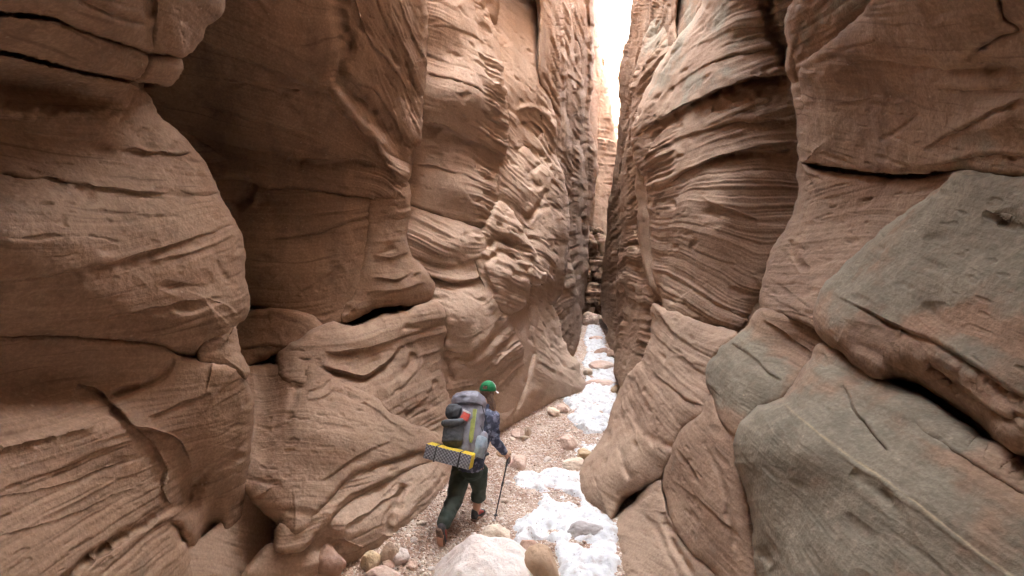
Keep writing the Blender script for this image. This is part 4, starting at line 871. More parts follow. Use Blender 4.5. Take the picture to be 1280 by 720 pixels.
def stone(name, label, cat, x0, x1, y0, y1, mat, seed, depth=1.0, sink=.25, gy=None, group=None, **kw):
    """x0..x1, y0..y1: where the photo shows it; it stands on the ground at its lower edge"""
    gp = on_ground((x0 + x1) / 2, (gy or y1))
    d = gp[1]; W = (x1 - x0) / F * d; H = (y1 - y0) / F * d * 1.0
    sz = H * .5 / (1 - sink * .5) * .92
    me = stone_mesh(W / 2, W / 2 * depth, sz, seed=seed, **kw)
    o = link(name, me, ST[mat], label=label, category=cat)
    if group: o['group'] = group
    o.location = ((((x0 + x1) / 2) - 640) / F * (d + W * .35 * depth), d + W * .35 * depth, gp[2] + sz * (1 - sink) - .01)
    o.rotation_euler.z = kw.get('rot', 0)
    return o
# the big pale boulder in the foreground: own shape, sloping to both sides
def big_boulder():
    r = np.random.default_rng(3)
    me = stone_mesh(1, 1, 1, cuts=0, seed=5, sub=6, lump=.0)
    n = len(me.vertices); V = np.empty(n * 3, np.float32); me.vertices.foreach_get('co', V); V = V.reshape(-1, 3); D = V / np.linalg.norm(V, axis=1)[:, None]
    planes = [((.05, -.35, 1), .40), ((-.72, -.1, .62), .44), ((.50, -.2, .75), .44), ((0, -1, .25), .42), ((.95, -.2, .1), .47), ((-.9, -.5, 0), .60), ((.1, 1, .5), .36), ((-.2, -.75, .7), .46)]
    R = np.full(n, .75)
    for p, h in planes:
        p = np.array(p) / np.linalg.norm(p); c = D @ p
        R = np.where(c > .05, -np.log(np.exp(-26 * R) + np.exp(-26 * np.minimum(h / np.maximum(c, .05), 3))) / 26, R)
    V = D * R[:, None]; V += D * (.022 * fbm(V * 4 + 2, 4) + .006 * fbm(V * 16, 3))[:, None]
    me.vertices.foreach_set('co', V.ravel()); me.update()
    o = link('boulder', me, ST['white'], label='large pale pinkish white boulder at the bottom, in front of the hiker', category='boulder')
    o.location = (-.20, 4.22, .01 + .04 * (4.2 - 5.3)); o.scale = (.93, .8, .98)
big_boulder()
stone('boulder', 'rounded tan boulder in the snow right of the large pale boulder', 'boulder', 650, 703, 680, 752, 'tan', 12, depth=.9, cuts=4, lump=.06, sink=.1)
stone('rock', 'cream flat topped rock behind the large pale boulder', 'rock', 600, 643, 657, 688, 'cream', 13, depth=.8, cuts=9)
stone('rock', 'small reddish brown rock between the tan boulder and the snow', 'rock', 648, 672, 674, 694, 'brown', 14, depth=.9)
stone('rock', 'grey curved slab of rock poking out of the snow by the right wall', 'rock', 702, 756, 652, 672, 'grey', 15, depth=.5, cuts=8, sink=.5)
stone('rock', 'small cream rock at the right tip of the grey slab in the snow', 'rock', 752, 768, 658, 672, 'cream', 16)
stone('rock', 'ochre yellow rock with a hollow among the stones at the lower left', 'rock', 450, 477, 690, 719, 'ochre', 17, depth=.9, cuts=6)
stone('rock', 'slanting cream stone slab leaning between the ochre rock and the path', 'rock', 476, 499, 671, 706, 'cream', 18, depth=.6, cuts=8, tilt=-.5)
stone('rock', 'bright white rock beside the slanting cream slab', 'rock', 488, 512, 687, 707, 'white', 19)
stone('rock', 'small knobbly pale rock right of the bright white rock', 'rock', 508, 523, 702, 714, 'pink', 20, lump=.25)
stone('rock', 'long flat pink stone at the bottom edge under the ochre rock', 'rock', 456, 505, 711, 732, 'pink', 21, depth=.6)
stone('rock', 'low brown stone tucked between the ochre and white rocks', 'rock', 476, 494, 701, 714, 'brown', 22)
stone('boulder', 'brown boulder under the left overhang behind the ochre rock', 'boulder', 388, 436, 683, 726, 'brown', 23, depth=.9, cuts=6)
stone('rock', 'rounded grey brown stone at the bottom beside the smooth left toe', 'rock', 384, 412, 710, 730, 'brown', 24)
stone('rock', 'flat pale stone on the gravel right of the hiker hand', 'rock', 636, 663, 570, 587, 'pink', 25, depth=.9, cuts=8, sink=.5)
stone('rock', 'angular pink block in the middle of the path between the two snow patches', 'rock', 699, 722, 541, 563, 'pink', 26, depth=.7, cuts=10)
stone('rock', 'orange brown wedge stone against the right wall foot', 'rock', 717, 741, 560, 575, 'ochre', 27, depth=.6, cuts=8)
stone('rock', 'pale flat slab just below the orange wedge stone', 'rock', 702, 732, 573, 586, 'cream', 28, depth=.8, sink=.5)
stone('rock', 'pale yellowish rock by the left wall where the snow begins', 'rock', 682, 700, 508, 521, 'cream', 29)
stone('rock', 'pink rock touching the snow above the pale yellowish rock', 'rock', 696, 712, 503, 517, 'pink', 30)
stone('rock', 'pale pointed rock resting against the left wall foot', 'rock', 655, 664, 530, 546, 'cream', 31)
stone('rock', 'flat light rock left of the pale pointed rock', 'rock', 638, 656, 536, 548, 'pink', 32, sink=.4)
stone('rock', 'tan rock half buried on the gravel slope below the left wall', 'rock', 620, 640, 560, 572, 'tan', 33, sink=.5)
stone('rock', 'dark stone in the snow right of the cream rock', 'rock', 676, 690, 650, 660, 'grey', 34, sink=.4)
stone('rock', 'ochre stone at the edge of the snow where the right wall steps in', 'rock', 763, 777, 480, 492, 'ochre', 35)
stone('rock', 'wide pink slab crossing the far snow strip', 'rock', 735, 768, 450, 462, 'pink', 36, depth=.5, sink=.5)
stone('rock', 'brown slab in the far snow strip above the wide pink slab', 'rock', 742, 764, 434, 444, 'brown', 37, depth=.5, sink=.5)
stone('rock', 'pale triangular rock where the snow ends in the distance', 'rock', 727, 750, 388, 408, 'pink', 38, depth=1.5, sink=.3)
stone('rock', 'broad pink slab lying across the snow just beyond the lumpy snow patch', 'rock', 728, 770, 474, 484, 'pink', 39, depth=.5, sink=.5)
stone('rock', 'pale block against the left wall beside the far snow', 'rock', 727, 741, 458, 470, 'cream', 40, sink=.4)
stone('rock', 'brown block against the right wall beside the far snow', 'rock', 757, 771, 436, 448, 'brown', 41, sink=.3)
stone('rock', 'thin pale slab in the far snow, lowest of the three slabs near the bend', 'rock', 736, 756, 419, 426, 'pink', 42, depth=.5, sink=.5)
# small stones lying about
rs = np.random.default_rng(11)
protos = [stone_mesh(1, .8, .55, cuts=8, seed=100 + k, sub=3) for k in range(5)]
k = 0
spots = []
for _ in range(4000):
    if k >= 170: break
    px = rs.uniform(430, 760); py = rs.uniform(492, 716)
    lft = np.interp(py, [492, 545, 600, 660, 716], [715, 640, 575, 515, 440]); rgt = np.interp(py, [492, 545, 580, 600, 640, 716], [712, 722, 705, 655, 640, 560])
    if not (lft + 3 < px < rgt): continue
    gp = on_ground(px, py)
    s = float(np.clip(rs.lognormal(-3.7, .55), .012, .085))
    if any((gp[0] - q[0])**2 + (gp[1] - q[1])**2 < (s + q[2])**2 * 1.2 for q in spots): continue
    spots.append((gp[0], gp[1], s))
    me = protos[k % 5].copy() if k < 15 else None
    if k < 15:
        me.materials.append(ST[['pink', 'cream', 'white'][k // 5]]); protos.append(me)
    o = bpy.data.objects.new('loose_stone', protos[5 + rs.integers(0, 15)] if k >= 15 else me); COL.objects.link(o)
    o.location = (gp[0], gp[1], gp[2] + s * .12); o.scale = (s, s * rs.uniform(.7, 1.1), s * rs.uniform(.6, 1.1)); o.rotation_euler = (rs.uniform(-.3, .3), rs.uniform(-.3, .3), rs.uniform(0, 6.28))
    o['label'] = 'small pale stone lying loose on the gravel of the path'; o['category'] = 'stone'; o['group'] = 'loose stones on the gravel path'
    k += 1
# gravel: flakes and chips nobody could count
def gravel():
    rg = np.random.default_rng(21); n = 34000
    y = 3.6 + rg.power(.8, n) * 9; 
    lx = np.interp(y, [3.6, 4.5, 5.2, 6.1, 8.2, 10.5, 13], [-2.1, -1.9, -1.3, -.9, -.2, 1.0, 1.8]); rx = np.interp(y, [3.6, 4.6, 6.1, 8, 12], [1.2, 1.1, .95, 1.9, 2.8])
    x = lx + (rx - lx) * rg.random(n)
    z = ground_height(x, y)
    s = np.clip(rg.lognormal(-4.95, .55, n), .003, .028)
    octa = np.array([(1, 0, 0), (0, 1, 0), (-1, 0, 0), (0, -1, 0), (0, 0, .5), (0, 0, -.4)], np.float32)
    tri = np.array([(0, 1, 4), (1, 2, 4), (2, 3, 4), (3, 0, 4), (1, 0, 5), (2, 1, 5), (3, 2, 5), (0, 3, 5)])
    a = rg.random(n) * 6.28; t = rg.normal(0, .35, n)
    sh = octa[None] * (s[:, None, None] * rg.uniform(.6, 1.3, (n, 6, 1)))
    c, s_ = np.cos(t)[:, None], np.sin(t)[:, None]
    X = sh[..., 0] * c - sh[..., 2] * s_; Z = sh[..., 0] * s_ + sh[..., 2] * c; Y = sh[..., 1]
    c, s_ = np.cos(a)[:, None], np.sin(a)[:, None]
    P = np.stack([X * c - Y * s_ + x[:, None], X * s_ + Y * c + y[:, None], Z + (z + s * .3 + .006)[:, None]], -1)
    Fq = (tri[None] + 6 * np.arange(n)[:, None, None]).reshape(-1, 3)
    me = mesh_np('gravel', P.reshape(-1, 3), Fq, smooth=False)
    a_ = me.attributes.new('chip', 'FLOAT', 'POINT'); a_.data.foreach_set('value', np.repeat(rg.random(n), 6).astype(np.float32))
    m, nt, b = nodes('gravel_chips')
    at = nd(nt, 'ShaderNodeAttribute', attribute_name='chip').outputs['Fac']
    cr = nd(nt, 'ShaderNodeValToRGB', {0: at}); e = cr.color_ramp.elements
    e[0].color = (.34, .21, .15, 1); e[1].color = (.82, .74, .66, 1); e.new(.45).color = (.52, .37, .29, 1); e.new(.8).color = (.68, .54, .44, 1)
    nt.links.new(cr.outputs[0], b.inputs['Base Color']); b.inputs['Roughness'].default_value = .9
    link('gravel', me, m, label='pale stone chips scattered over the path', kind='stuff')
gravel()
# ------------------------------------------------------------------ the hiker
def J(px, py, d): return Vector((float((px - 640) / F * d), float(d), float((360 - py) / F * d + CZ)))
def loft(pts, seg=20, cap=True):
    """pts: list of (centre, rx, ry, xdir) ; oriented elliptical sections along the path"""
    V, Fq = [], []
    n = len(pts)
    C = [Vector(p[0]) for p in pts]
    for i, p in enumerate(pts):
        t = (C[min(i + 1, n - 1)] - C[max(i - 1, 0)]).normalized()
        xd = Vector(p[3]) if len(p) > 3 else Vector((1, 0, 0))
        xd = (xd - t * xd.dot(t)).normalized(); yd = t.cross(xd)
        for k in range(seg):
            a = 2 * math.pi * k / seg; e = p[4] if len(p) > 4 else 1.0
            ca, sa = math.cos(a), math.sin(a)
            ca = math.copysign(abs(ca)**e, ca); sa = math.copysign(abs(sa)**e, sa)
            V.append(C[i] + xd * (p[1] * ca) + yd * (p[2] * sa))
    for i in range(n - 1):
        for k in range(seg):
            Fq.append((i * seg + k, i * seg + (k + 1) % seg, (i + 1) * seg + (k + 1) % seg, (i + 1) * seg + k))
    if cap:
        V.append(C[0]); V.append(C[-1])
        for k in range(seg):
            Fq.append((n * seg, (k + 1) % seg, k)); Fq.append((n * seg + 1, (n - 1) * seg + k, (n - 1) * seg + (k + 1) % seg))
    return V, Fq
def limb(pts, radii, xd=(1, 0, 0), sub=5, flat=1.0, seg=20):
    """smooth tapered limb through joints with rounded ends"""
    P = [Vector(p) for p in pts]; out = []
    Q = [P[0]] + P + [P[-1]]; Rr = [radii[0]] + list(radii) + [radii[-1]]
    for i in range(1, len(Q) - 2):
        for k in range(sub):
            t = k / sub
            c = .5 * ((2 * Q[i]) + (Q[i + 1] - Q[i - 1]) * t + (2 * Q[i - 1] - 5 * Q[i] + 4 * Q[i + 1] - Q[i + 2]) * t * t + (3 * Q[i] - Q[i - 1] - 3 * Q[i + 1] + Q[i + 2]) * t**3)
            s = t * t * (3 - 2 * t); out.append((c, Rr[i] * (1 - s) + Rr[i + 1] * s))
    out.append((P[-1], radii[-1]))
    t0 = (out[0][0] - out[1][0]).normalized(); t1 = (out[-1][0] - out[-2][0]).normalized()
    pre = [(out[0][0] + t0 * out[0][1] * a, out[0][1] * b) for a, b in ((.75, .3), (.5, .7), (.2, .95))]
    post = [(out[-1][0] + t1 * out[-1][1] * a, out[-1][1] * b) for a, b in ((.2, .95), (.5, .7), (.75, .3))]
    return loft([(c, r, r * flat, xd) for c, r in pre + out + post], seg)
def ball(c, r, rot=None):
    bm = bmesh.new(); bmesh.ops.create_icosphere(bm, subdivisions=3, radius=1)
    M = Matrix.Diagonal((r[0], r[1], r[2])); 
    if rot is not None: M = rot @ M
    V = [Vector(c) + M @ v.co for v in bm.verts]; Fq = [tuple(v.index for v in f.verts) for f in bm.faces]; bm.free()
    return V, Fq
def fuse(name, parts, mat, parent, vox=.01, smooth=6, wrinkle=0.0, wf=9.0, seed=0, **props):
    me = bpy.data.meshes.new(name); V, Fq = [], []
    for v, f in parts:
        o = len(V); V += [x[:] for x in v]; Fq += [tuple(i + o for i in q) for q in f]
    me.from_pydata(V, [], Fq); me.update()
    bm = bmesh.new(); bm.from_mesh(me); bmesh.ops.recalc_face_normals(bm, faces=bm.faces); bm.to_mesh(me); bm.free()
    tmp = bpy.data.objects.new('tmp', me); COL.objects.link(tmp)
    md = tmp.modifiers.new('r', 'REMESH'); md.mode = 'VOXEL'; md.voxel_size = vox; md.use_smooth_shade = True
    if smooth: sm = tmp.modifiers.new('s', 'SMOOTH'); sm.factor = .5; sm.iterations = smooth
    dg = bpy.context.evaluated_depsgraph_get(); out = bpy.data.meshes.new_from_object(tmp.evaluated_get(dg))
    bpy.data.objects.remove(tmp); bpy.data.meshes.remove(me)
    out.name = name
    n = len(out.vertices)
    if wrinkle and n:
        c = np.empty(n * 3, np.float32); out.vertices.foreach_get('co', c); c = c.reshape(-1, 3)
        nn = np.empty(n * 3, np.float32); out.vertices.foreach_get('normal', nn); nn = nn.reshape(-1, 3)
        q = c * np.array([wf, wf, wf * 1.7]) + seed
        w_ = 1 - np.abs(perlin(q + .5 * perlin(q * .5)[:, None])) * 2.4
        c = c + nn * (wrinkle * (w_ + .5 * perlin(q * 2.3)))[:, None]
        out.vertices.foreach_set('co', c.ravel()); out.update()
    out.polygons.foreach_set('use_smooth', np.ones(len(out.polygons), bool))
    return link_local(name, out, mat, parent, **props)
def link_local(name, me, mat, parent, **props):
    """world-space mesh hung under a parent that stands away from the origin"""
    o = link(name, me, mat, parent, **props)
    root = parent
    while root.parent: root = root.parent
    if parent is root: me.transform(Matrix.Translation(-root.location))
    else: me.transform(Matrix.Translation(-root.location))
    return o
def raw(name, vf, mat, parent, smooth=True, bevel=0, **props):
    me = bpy.data.meshes.new(name); me.from_pydata([x[:] for x in vf[0]], [], vf[1]); me.update()
    bm = bmesh.new(); bm.from_mesh(me); bmesh.ops.recalc_face_normals(bm, faces=bm.faces)
    if bevel: bmesh.ops.bevel(bm, geom=bm.edges[:], offset=bevel, segments=2, affect='EDGES')
    bm.to_mesh(me); bm.free()
    me.polygons.foreach_set('use_smooth', np.full(len(me.polygons), smooth))
    return link_local(name, me, mat, parent, **props)
def obox(c, ax, ay, az, hx, hy, hz):
    V = [Vector(c) + ax * (hx * i) + ay * (hy * j) + az * (hz * k) for i in (-1, 1) for j in (-1, 1) for k in (-1, 1)]
    return V, [(0, 1, 3, 2), (4, 6, 7, 5), (0, 4, 5, 1), (2, 3, 7, 6), (0, 2, 6, 4), (1, 5, 7, 3)]
def cloth(name, a, b_=None, rough=.8, scale=30, mixr=(.4, .6), coat=0):
    m, nt, b = nodes(name)
    tc = nd(nt, 'ShaderNodeTexCoord').outputs['Object']
    n1 = nd(nt, 'ShaderNodeTexNoise', {'Vector': tc, 'Scale': scale, 'Detail': 4, 'Roughness': .6}).outputs[0]
    nt.links.new(mixc(nt, ramp(nt, n1, *mixr), a, b_ or tuple(x * .8 for x in a)), b.inputs['Base Color'])
    b.inputs['Roughness'].default_value = rough
    wv = nd(nt, 'ShaderNodeTexNoise', {'Vector': tc, 'Scale': 220.0, 'Detail': 2}).outputs[0]
    nt.links.new(nd(nt, 'ShaderNodeBump', {'Strength': .25, 'Distance': .01, 'Height': wv}).outputs[0], b.inputs['Normal'])
    return m
C_SKIN = cloth('skin', (.50, .27, .18), (.46, .24, .16), .55)
C_HAIR = cloth('brown_hair', (.10, .05, .03), (.17, .09, .05), .5, 60)
C_CAP = cloth('green_cap', (.012, .22, .075), (.01, .17, .06), .8)
C_CAPW = cloth('white_cap_cloth', (.75, .76, .74), None, .8)
C_JACK = cloth('patterned_jacket', (.05, .058, .10), (.20, .22, .30), .75, 16, (.50, .62))
C_TROU = cloth('dark_green_trousers', (.038, .055, .045), (.060, .080, .066), .85, 5)
C_SHOE = cloth('black_shoe', (.025, .025, .03), (.05, .05, .055), .6)
C_RED = cloth('coral_red_mesh', (.42, .065, .045), (.30, .05, .04), .6)
C_SOLE = cloth('dusty_sole', (.13, .085, .06), (.22, .14, .10), .9)
C_PACK = cloth('grey_pack_fabric', (.23, .22, .255), (.18, .17, .20), .6, 6)
C_PACKD = cloth('dark_grey_fabric', (.062, .064, .072), (.045, .047, .053), .7)
C_PALE = cloth('pale_blue_mesh', (.28, .33, .37), (.22, .27, .31), .6)
C_LIME = cloth('lime_fabric', (.36, .38, .10), (.30, .33, .09), .7)
C_YEL = cloth('yellow_foam', (.72, .55, .05), (.66, .50, .05), .8)
C_REDP = cloth('red_print', (.62, .09, .07), None, .5)
C_WHT = cloth('white_paper', (.75, .74, .74), None, .5)
C_POLE = cloth('black_carbon', (.02, .02, .022), None, .4)
C_BLACK = cloth('black_strap', (.02, .02, .022), None, .7)

HD = 5.38                                     # distance of the hiker's middle
gf = on_ground(600, 650); gr_ = on_ground(551, 684)
print('front foot', gf, 'rear foot', gr_)
DF, DR = gf[1], gr_[1]
root = bpy.data.objects.new('person', None); COL.objects.link(root)
root.location = (float(gf[0]) - .12, float((DF + DR) / 2), float(gf[2]))
root['label'] = 'person hiking up the canyon seen from behind, green cap, dark patterned jacket, dark green trousers'; root['category'] = 'person'
fw = Vector((.34, .94, 0)).normalized(); rt = Vector((.94, -.34, 0)).normalized(); up = Vector((0, 0, 1))
D = HD
hipc = J(587, 583, D); neck = J(605, 508, D + .24); head = J(610, 489, D + .33)
shR = J(617, 519, D + .18); shL = shR - rt * .38 + fw * .02
elR = J(619, 550, D + .12); wrR = J(631, 566, D + .20)
elL = shL - up * .24 + fw * .16 - rt * .03; wrL = elL + fw * .20 + up * .05 - rt * .07
hR = J(597, 587, D + .03); hL = hR - rt * .19
knR = J(599, 614, DF + .02); anR = J(594, 643, DF - .02)
knL = J(568, 624, (D + DR) / 2 + .06); anL = J(553.5, 657, DR + .03)
toeR = J(604, 641, DF + .17); heelR = J(592, 651, DF - .05)
toeL = J(552, 684, DR + .06); heelL = J(548, 664, DR - .06)
# hand: palm, four fingers curled round the grip, thumb
def hand(w_, el, grip=True, sgn=1):
    d = (w_ - el).normalized(); side = rt if grip else fw
    if grip:
        # pole axis is vertical; palm presses it from the left/back, fingers wrap round the front
        pc = w_ + d * .05 - up * .01
        out = [limb([w_, w_ + d * .02, pc + d * .015], [.022, .026, .027], xd=up, flat=.62)]
        g = pc + d * .045                     # grip axis
        for k in range(4):
            z = up * (.030 - .020 * k); L = [.95, 1.0, .95, .8][k]
            a = pc + d * .02 + z + rt * .012
            out.append(limb([pc - rt * .004 + z * .8, a, a + (d * .034 + rt * .008) * L, a + (d * .046 - rt * .018) * L, a + (d * .028 - rt * .036) * L], [.0095, .0095, .009, .0085, .0075], sub=4, seg=10))
        th = pc - rt * .010 + up * .030
        out.append(limb([pc + up * .012, th, th + d * .028 + up * .010, th + d * .048 + rt * .006], [.012, .011, .010, .0085], sub=4, seg=10))
        return out, g
    out = [limb([w_, w_ + d * .03, w_ + d * .075], [.022, .030, .030], xd=up, flat=.5)]
    for k in range(4):
        z = up * (.028 - .019 * k); a = w_ + d * .08 + z
        L = [.9, 1.0, .94, .75][k]
        out.append(limb([w_ + d * .05 + z * .8, a, a + d * .03 * L + rt * .006, a + d * .048 * L + rt * .026, a + d * .040 * L + rt * .042], [.009, .009, .0085, .008, .007], sub=4, seg=10))
    th = w_ + d * .03 + up * .03
    out.append(limb([w_ + d * .02 + up * .012, th, th + d * .03 + rt * .016, th + d * .05 + rt * .026], [.012, .011, .0095, .008], sub=4, seg=10))
    return out, None
hR_parts, grip = hand(wrR, elR); hL_parts, _ = hand(wrL, elL, False)
hrot = Matrix((rt, fw, up)).transposed()
face = [ball(head - up * .005, (.074, .092, .098), hrot), ball(head + fw * .035 - up * .075, (.050, .050, .045), hrot),
        limb([head + fw * .085 + up * .01, head + fw * .108 - up * .022], [.010, .014], sub=3, seg=10),
        ball(head + rt * .076 - up * .015, (.010, .018, .032), hrot), ball(head - rt * .076 - up * .015, (.010, .018, .032), hrot),
        ball(head + fw * .088 - up * .060, (.026, .010, .007), hrot),
        ball(head + fw * .082 + rt * .030 + up * .008, (.013, .010, .009), hrot), ball(head + fw * .082 - rt * .030 + up * .008, (.013, .010, .009), hrot)]
torso = loft([(hipc - up * .08, .13, .10, rt), (hipc, .165, .12, rt), (hipc.lerp(neck, .3), .135, .10, rt), (hipc.lerp(neck, .62), .165, .12, rt), (hipc.lerp(neck, .85), .17, .10, rt), (neck, .06, .06, rt)], 24)
legR = limb([hR, hR.lerp(knR, .5), knR, knR.lerp(anR, .35), anR - up * .01], [.088, .078, .056, .052, .034])
legL = limb([hL, hL.lerp(knL, .5), knL, knL.lerp(anL, .35), anL], [.088, .078, .056, .052, .034])
feet = [limb([anR - up * .02, heelR.lerp(toeR, .5) , toeR], [.036, .036, .028]), limb([anL, heelL.lerp(toeL, .5), toeL], [.036, .036, .028])]
arms = [limb([shR, shR.lerp(elR, .5), elR, elR.lerp(wrR, .4), wrR], [.050, .045, .036, .034, .024]), limb([shL, shL.lerp(elL, .5), elL, elL.lerp(wrL, .4), wrL], [.050, .045, .036, .034, .024])]
body = fuse('body', face + [limb([neck - up * .04, neck + up * .02, head - up * .06], [.055, .048, .048])] + [torso, legR, legL] + feet + arms + hR_parts + hL_parts, C_SKIN, root, vox=.0055, smooth=2)
for s in (-1, 1): raw('eye', ball(head + fw * .0935 + rt * (.030 * s) + up * .008, (.009, .004, .004), hrot), C_SHOE, body)
# hair under the cap and a long loose tail down the right shoulder
hb = [ball(head - fw * .018 - up * .005, (.083, .088, .098), hrot)]
for k in range(9):
    a = (k - 4) / 4
    s0 = head - fw * .07 + rt * (.045 + .028 * a) - up * .03
    e0 = shR - fw * (.02 + .01 * (k % 3)) + rt * (-.015 + .03 * a) - up * (.06 + .05 * ((k * 7) % 4) / 4)
    hb.append(limb([s0, s0.lerp(e0, .35) + rt * .02, s0.lerp(e0, .7) + rt * .012, e0], [.018, .020, .016, .006], sub=4, seg=8))
fuse('hair', hb, C_HAIR, root, vox=.006, smooth=1, wrinkle=.003, wf=40)
# cap: dome, brim, white front panels and an adjuster hole
tilt = Matrix.Rotation(math.radians(-8), 3, rt)
cap_c = head + up * .022
def dome(cut_lo, front=None, rad=(.094, .106, .100), th=.006):
    V, Fq = [], []; nu, nv = 40, 14
    for j in range(nv + 1):
        ph = math.radians(cut_lo + (90 - cut_lo) * j / nv)
        for i in range(nu):
            a = 2 * math.pi * i / nu
            V.append(cap_c + tilt @ (hrot @ Vector((rad[0] * math.cos(ph) * math.cos(a), rad[1] * math.cos(ph) * math.sin(a), rad[2] * math.sin(ph)))))
    for j in range(nv):
        for i in range(nu):
            a = 2 * math.pi * (i + .5) / nu
            isf = math.sin(a) > .2
            if front is not None and isf != front: continue
            # opening at the back above the strap
            if front is False and j in (2, 3, 4) and -math.sin(a) > .93: continue
            Fq.append((j * nu + i, j * nu + (i + 1) % nu, (j + 1) * nu + (i + 1) % nu, (j + 1) * nu + i))
    used = sorted({i for q in Fq for i in q}); mp = {v: i for i, v in enumerate(used)}
    return [V[i] for i in used], [tuple(mp[i] for i in q) for q in Fq]
def solid(o, t):
    md = o.modifiers.new('thickness', 'SOLIDIFY'); md.thickness = t; md.offset = 1
cap = raw('cap', dome(-8, False), C_CAP, root); solid(cap, .004)
capf = raw('front_panel', dome(-8, True), C_CAPW, cap); solid(capf, .004)
bv, bf = [], []
for j in range(7):
    for i in range(15):
        a = math.radians(25 + 130 * i / 14); r = 1 + j / 6 * .62 * math.sin((i + .5) / 15 * math.pi)**.5
        bv.append(cap_c + tilt @ (hrot @ Vector((.094 * r * math.cos(a), .106 * r * math.sin(a), -.012 - .018 * (j / 6) - .02 * (math.cos(a)**2)))))
for j in range(6):
    for i in range(14): bf.append((j * 15 + i, j * 15 + i + 1, (j + 1) * 15 + i + 1, (j + 1) * 15 + i))
br = raw('brim', (bv, bf), C_CAPW, cap); solid(br, .004)
raw('button', ball(cap_c + tilt @ (up * .102), (.007, .007, .004)), C_CAP, cap)
# jacket
jp = [loft([(hipc - up * .025, .158, .122, rt), (hipc + up * .05, .165, .13, rt), (hipc.lerp(neck, .35), .150, .118, rt), (hipc.lerp(neck, .62), .180, .135, rt), (hipc.lerp(neck, .85), .182, .115, rt), (neck - up * .01, .082, .080, rt), (neck + up * .035, .070, .070, rt)], 28),
      limb([shR, shR.lerp(elR, .5), elR, elR.lerp(wrR, .45), wrR - (wrR - elR).normalized() * .01], [.068, .062, .054, .048, .038]),
      limb([shL, shL.lerp(elL, .5), elL, elL.lerp(wrL, .45), wrL], [.068, .062, .054, .048, .038])]
fuse('jacket', jp, C_JACK, root, vox=.008, smooth=2, wrinkle=.006, wf=11)
# trousers: right leg rolled up to below the knee, left leg long
tp = [loft([(hipc + up * .06, .148, .112, rt), (hipc - up * .03, .170, .128, rt), ((hR + hL) / 2 - up * .04, .172, .13, rt), ((hR + hL) / 2 - up * .12, .12, .10, rt)], 26),
      limb([hR, hR.lerp(knR, .5), knR, knR.lerp(anR, .22), knR.lerp(anR, .30)], [.112, .100, .080, .082, .078]),
      limb([hL, hL.lerp(knL, .5), knL, knL.lerp(anL, .5), knL.lerp(anL, .92)], [.112, .104, .088, .076, .068])]
fuse('trousers', tp, C_TROU, root, vox=.008, smooth=2, wrinkle=.007, wf=8, seed=4)
# socks and shoes
def shoe(name, ank, heel, toe, upd, label=None):
    f_ = (toe - heel).normalized(); u_ = (upd - f_ * upd.dot(f_)).normalized(); r_ = f_.cross(u_)
    L = .27; c0 = (heel + toe) / 2; h0 = c0 - f_ * L / 2
    P = lambda a, b_: h0 + f_ * (L * a) + u_ * b_
    e = .8
    s = fuse(name, [loft([(P(.02, .035), .030, .028, r_, e), (P(.12, .045), .038, .042, r_, e), (P(.35, .050), .038, .048, r_, e), (P(.60, .040), .044, .036, r_, e), (P(.82, .030), .044, .026, r_, e), (P(.98, .022), .026, .016, r_, e)], 20),
                    limb([P(.14, .05), P(.16, .10)], [.042, .040])], C_SHOE, root, vox=.006, smooth=2)
    fuse('sole', [loft([(P(-.01, .006), .030, .014, r_, .6), (P(.12, .006), .038, .016, r_, .6), (P(.4, .006), .034, .014, r_, .6), (P(.7, .006), .046, .015, r_, .6), (P(.9, .010), .042, .014, r_, .6), (P(1.02, .018), .022, .010, r_, .6)], 20)]
         + [obox(P(t, -.008), f_, r_, u_, .010, .030, .006) for t in (.08, .2, .32, .5, .62, .74, .86)], C_SOLE, s, vox=.005, smooth=1)
    fuse('upper_panel', [loft([(P(.22, .062), .040, .034, r_), (P(.4, .062), .043, .034, r_), (P(.62, .048), .046, .026, r_), (P(.80, .036), .042, .020, r_)], 16)], C_RED, s, vox=.005, smooth=2)
    fuse('laces', [limb([P(t, .086 - (t - .35) * .10) - r_ * .02, P(t, .094 - (t - .35) * .10), P(t, .086 - (t - .35) * .10) + r_ * .02], [.003] * 3, sub=2, seg=6) for t in (.38, .45, .52, .59)], C_SHOE, s, vox=.0025, smooth=0)
    return s
shoe('shoe', anR, heelR, toeR, up)
bk = (heelL - toeL); shoe('shoe', anL, heelL + up * .01, toeL, Vector((0.25, .55, .35)))

# ------------------------------------------------------------------ backpack
pk = bpy.data.objects.new('backpack', None); COL.objects.link(pk)
pbase = J(580, 571, D - .22); ptop = J(588, 496, D + .13)
pk.location = pbase; pk['label'] = 'large grey trekking backpack with dark rear pouch worn by the hiker'; pk['category'] = 'backpack'
pu = (ptop - pbase).normalized(); pr = (rt - pu * rt.dot(pu)).normalized(); pf = pu.cross(pr)
if pf.dot(fw) < 0: pf = -pf
PH = (ptop - pbase).length
def B(a, b_, c): return pbase + pr * a + pf * b_ + pu * (c * PH)     # right, forward, height fraction
bag = fuse('main_bag', [loft([(B(0, .03, -.02), .11, .07, pr, .75), (B(0, .02, .08), .165, .115, pr, .7), (B(0, .0, .35), .180, .130, pr, .7), (B(0, -.01, .62), .185, .135, pr, .7), (B(0, .0, .82), .175, .125, pr, .7)], 36),
                         limb([B(-.185, .02, .10), B(-.20, .02, .4)], [.055, .05]), limb([B(.185, .02, .08), B(.195, .02, .36)], [.055, .045])], C_PACK, pk, vox=.009, smooth=3, wrinkle=.006, wf=7)
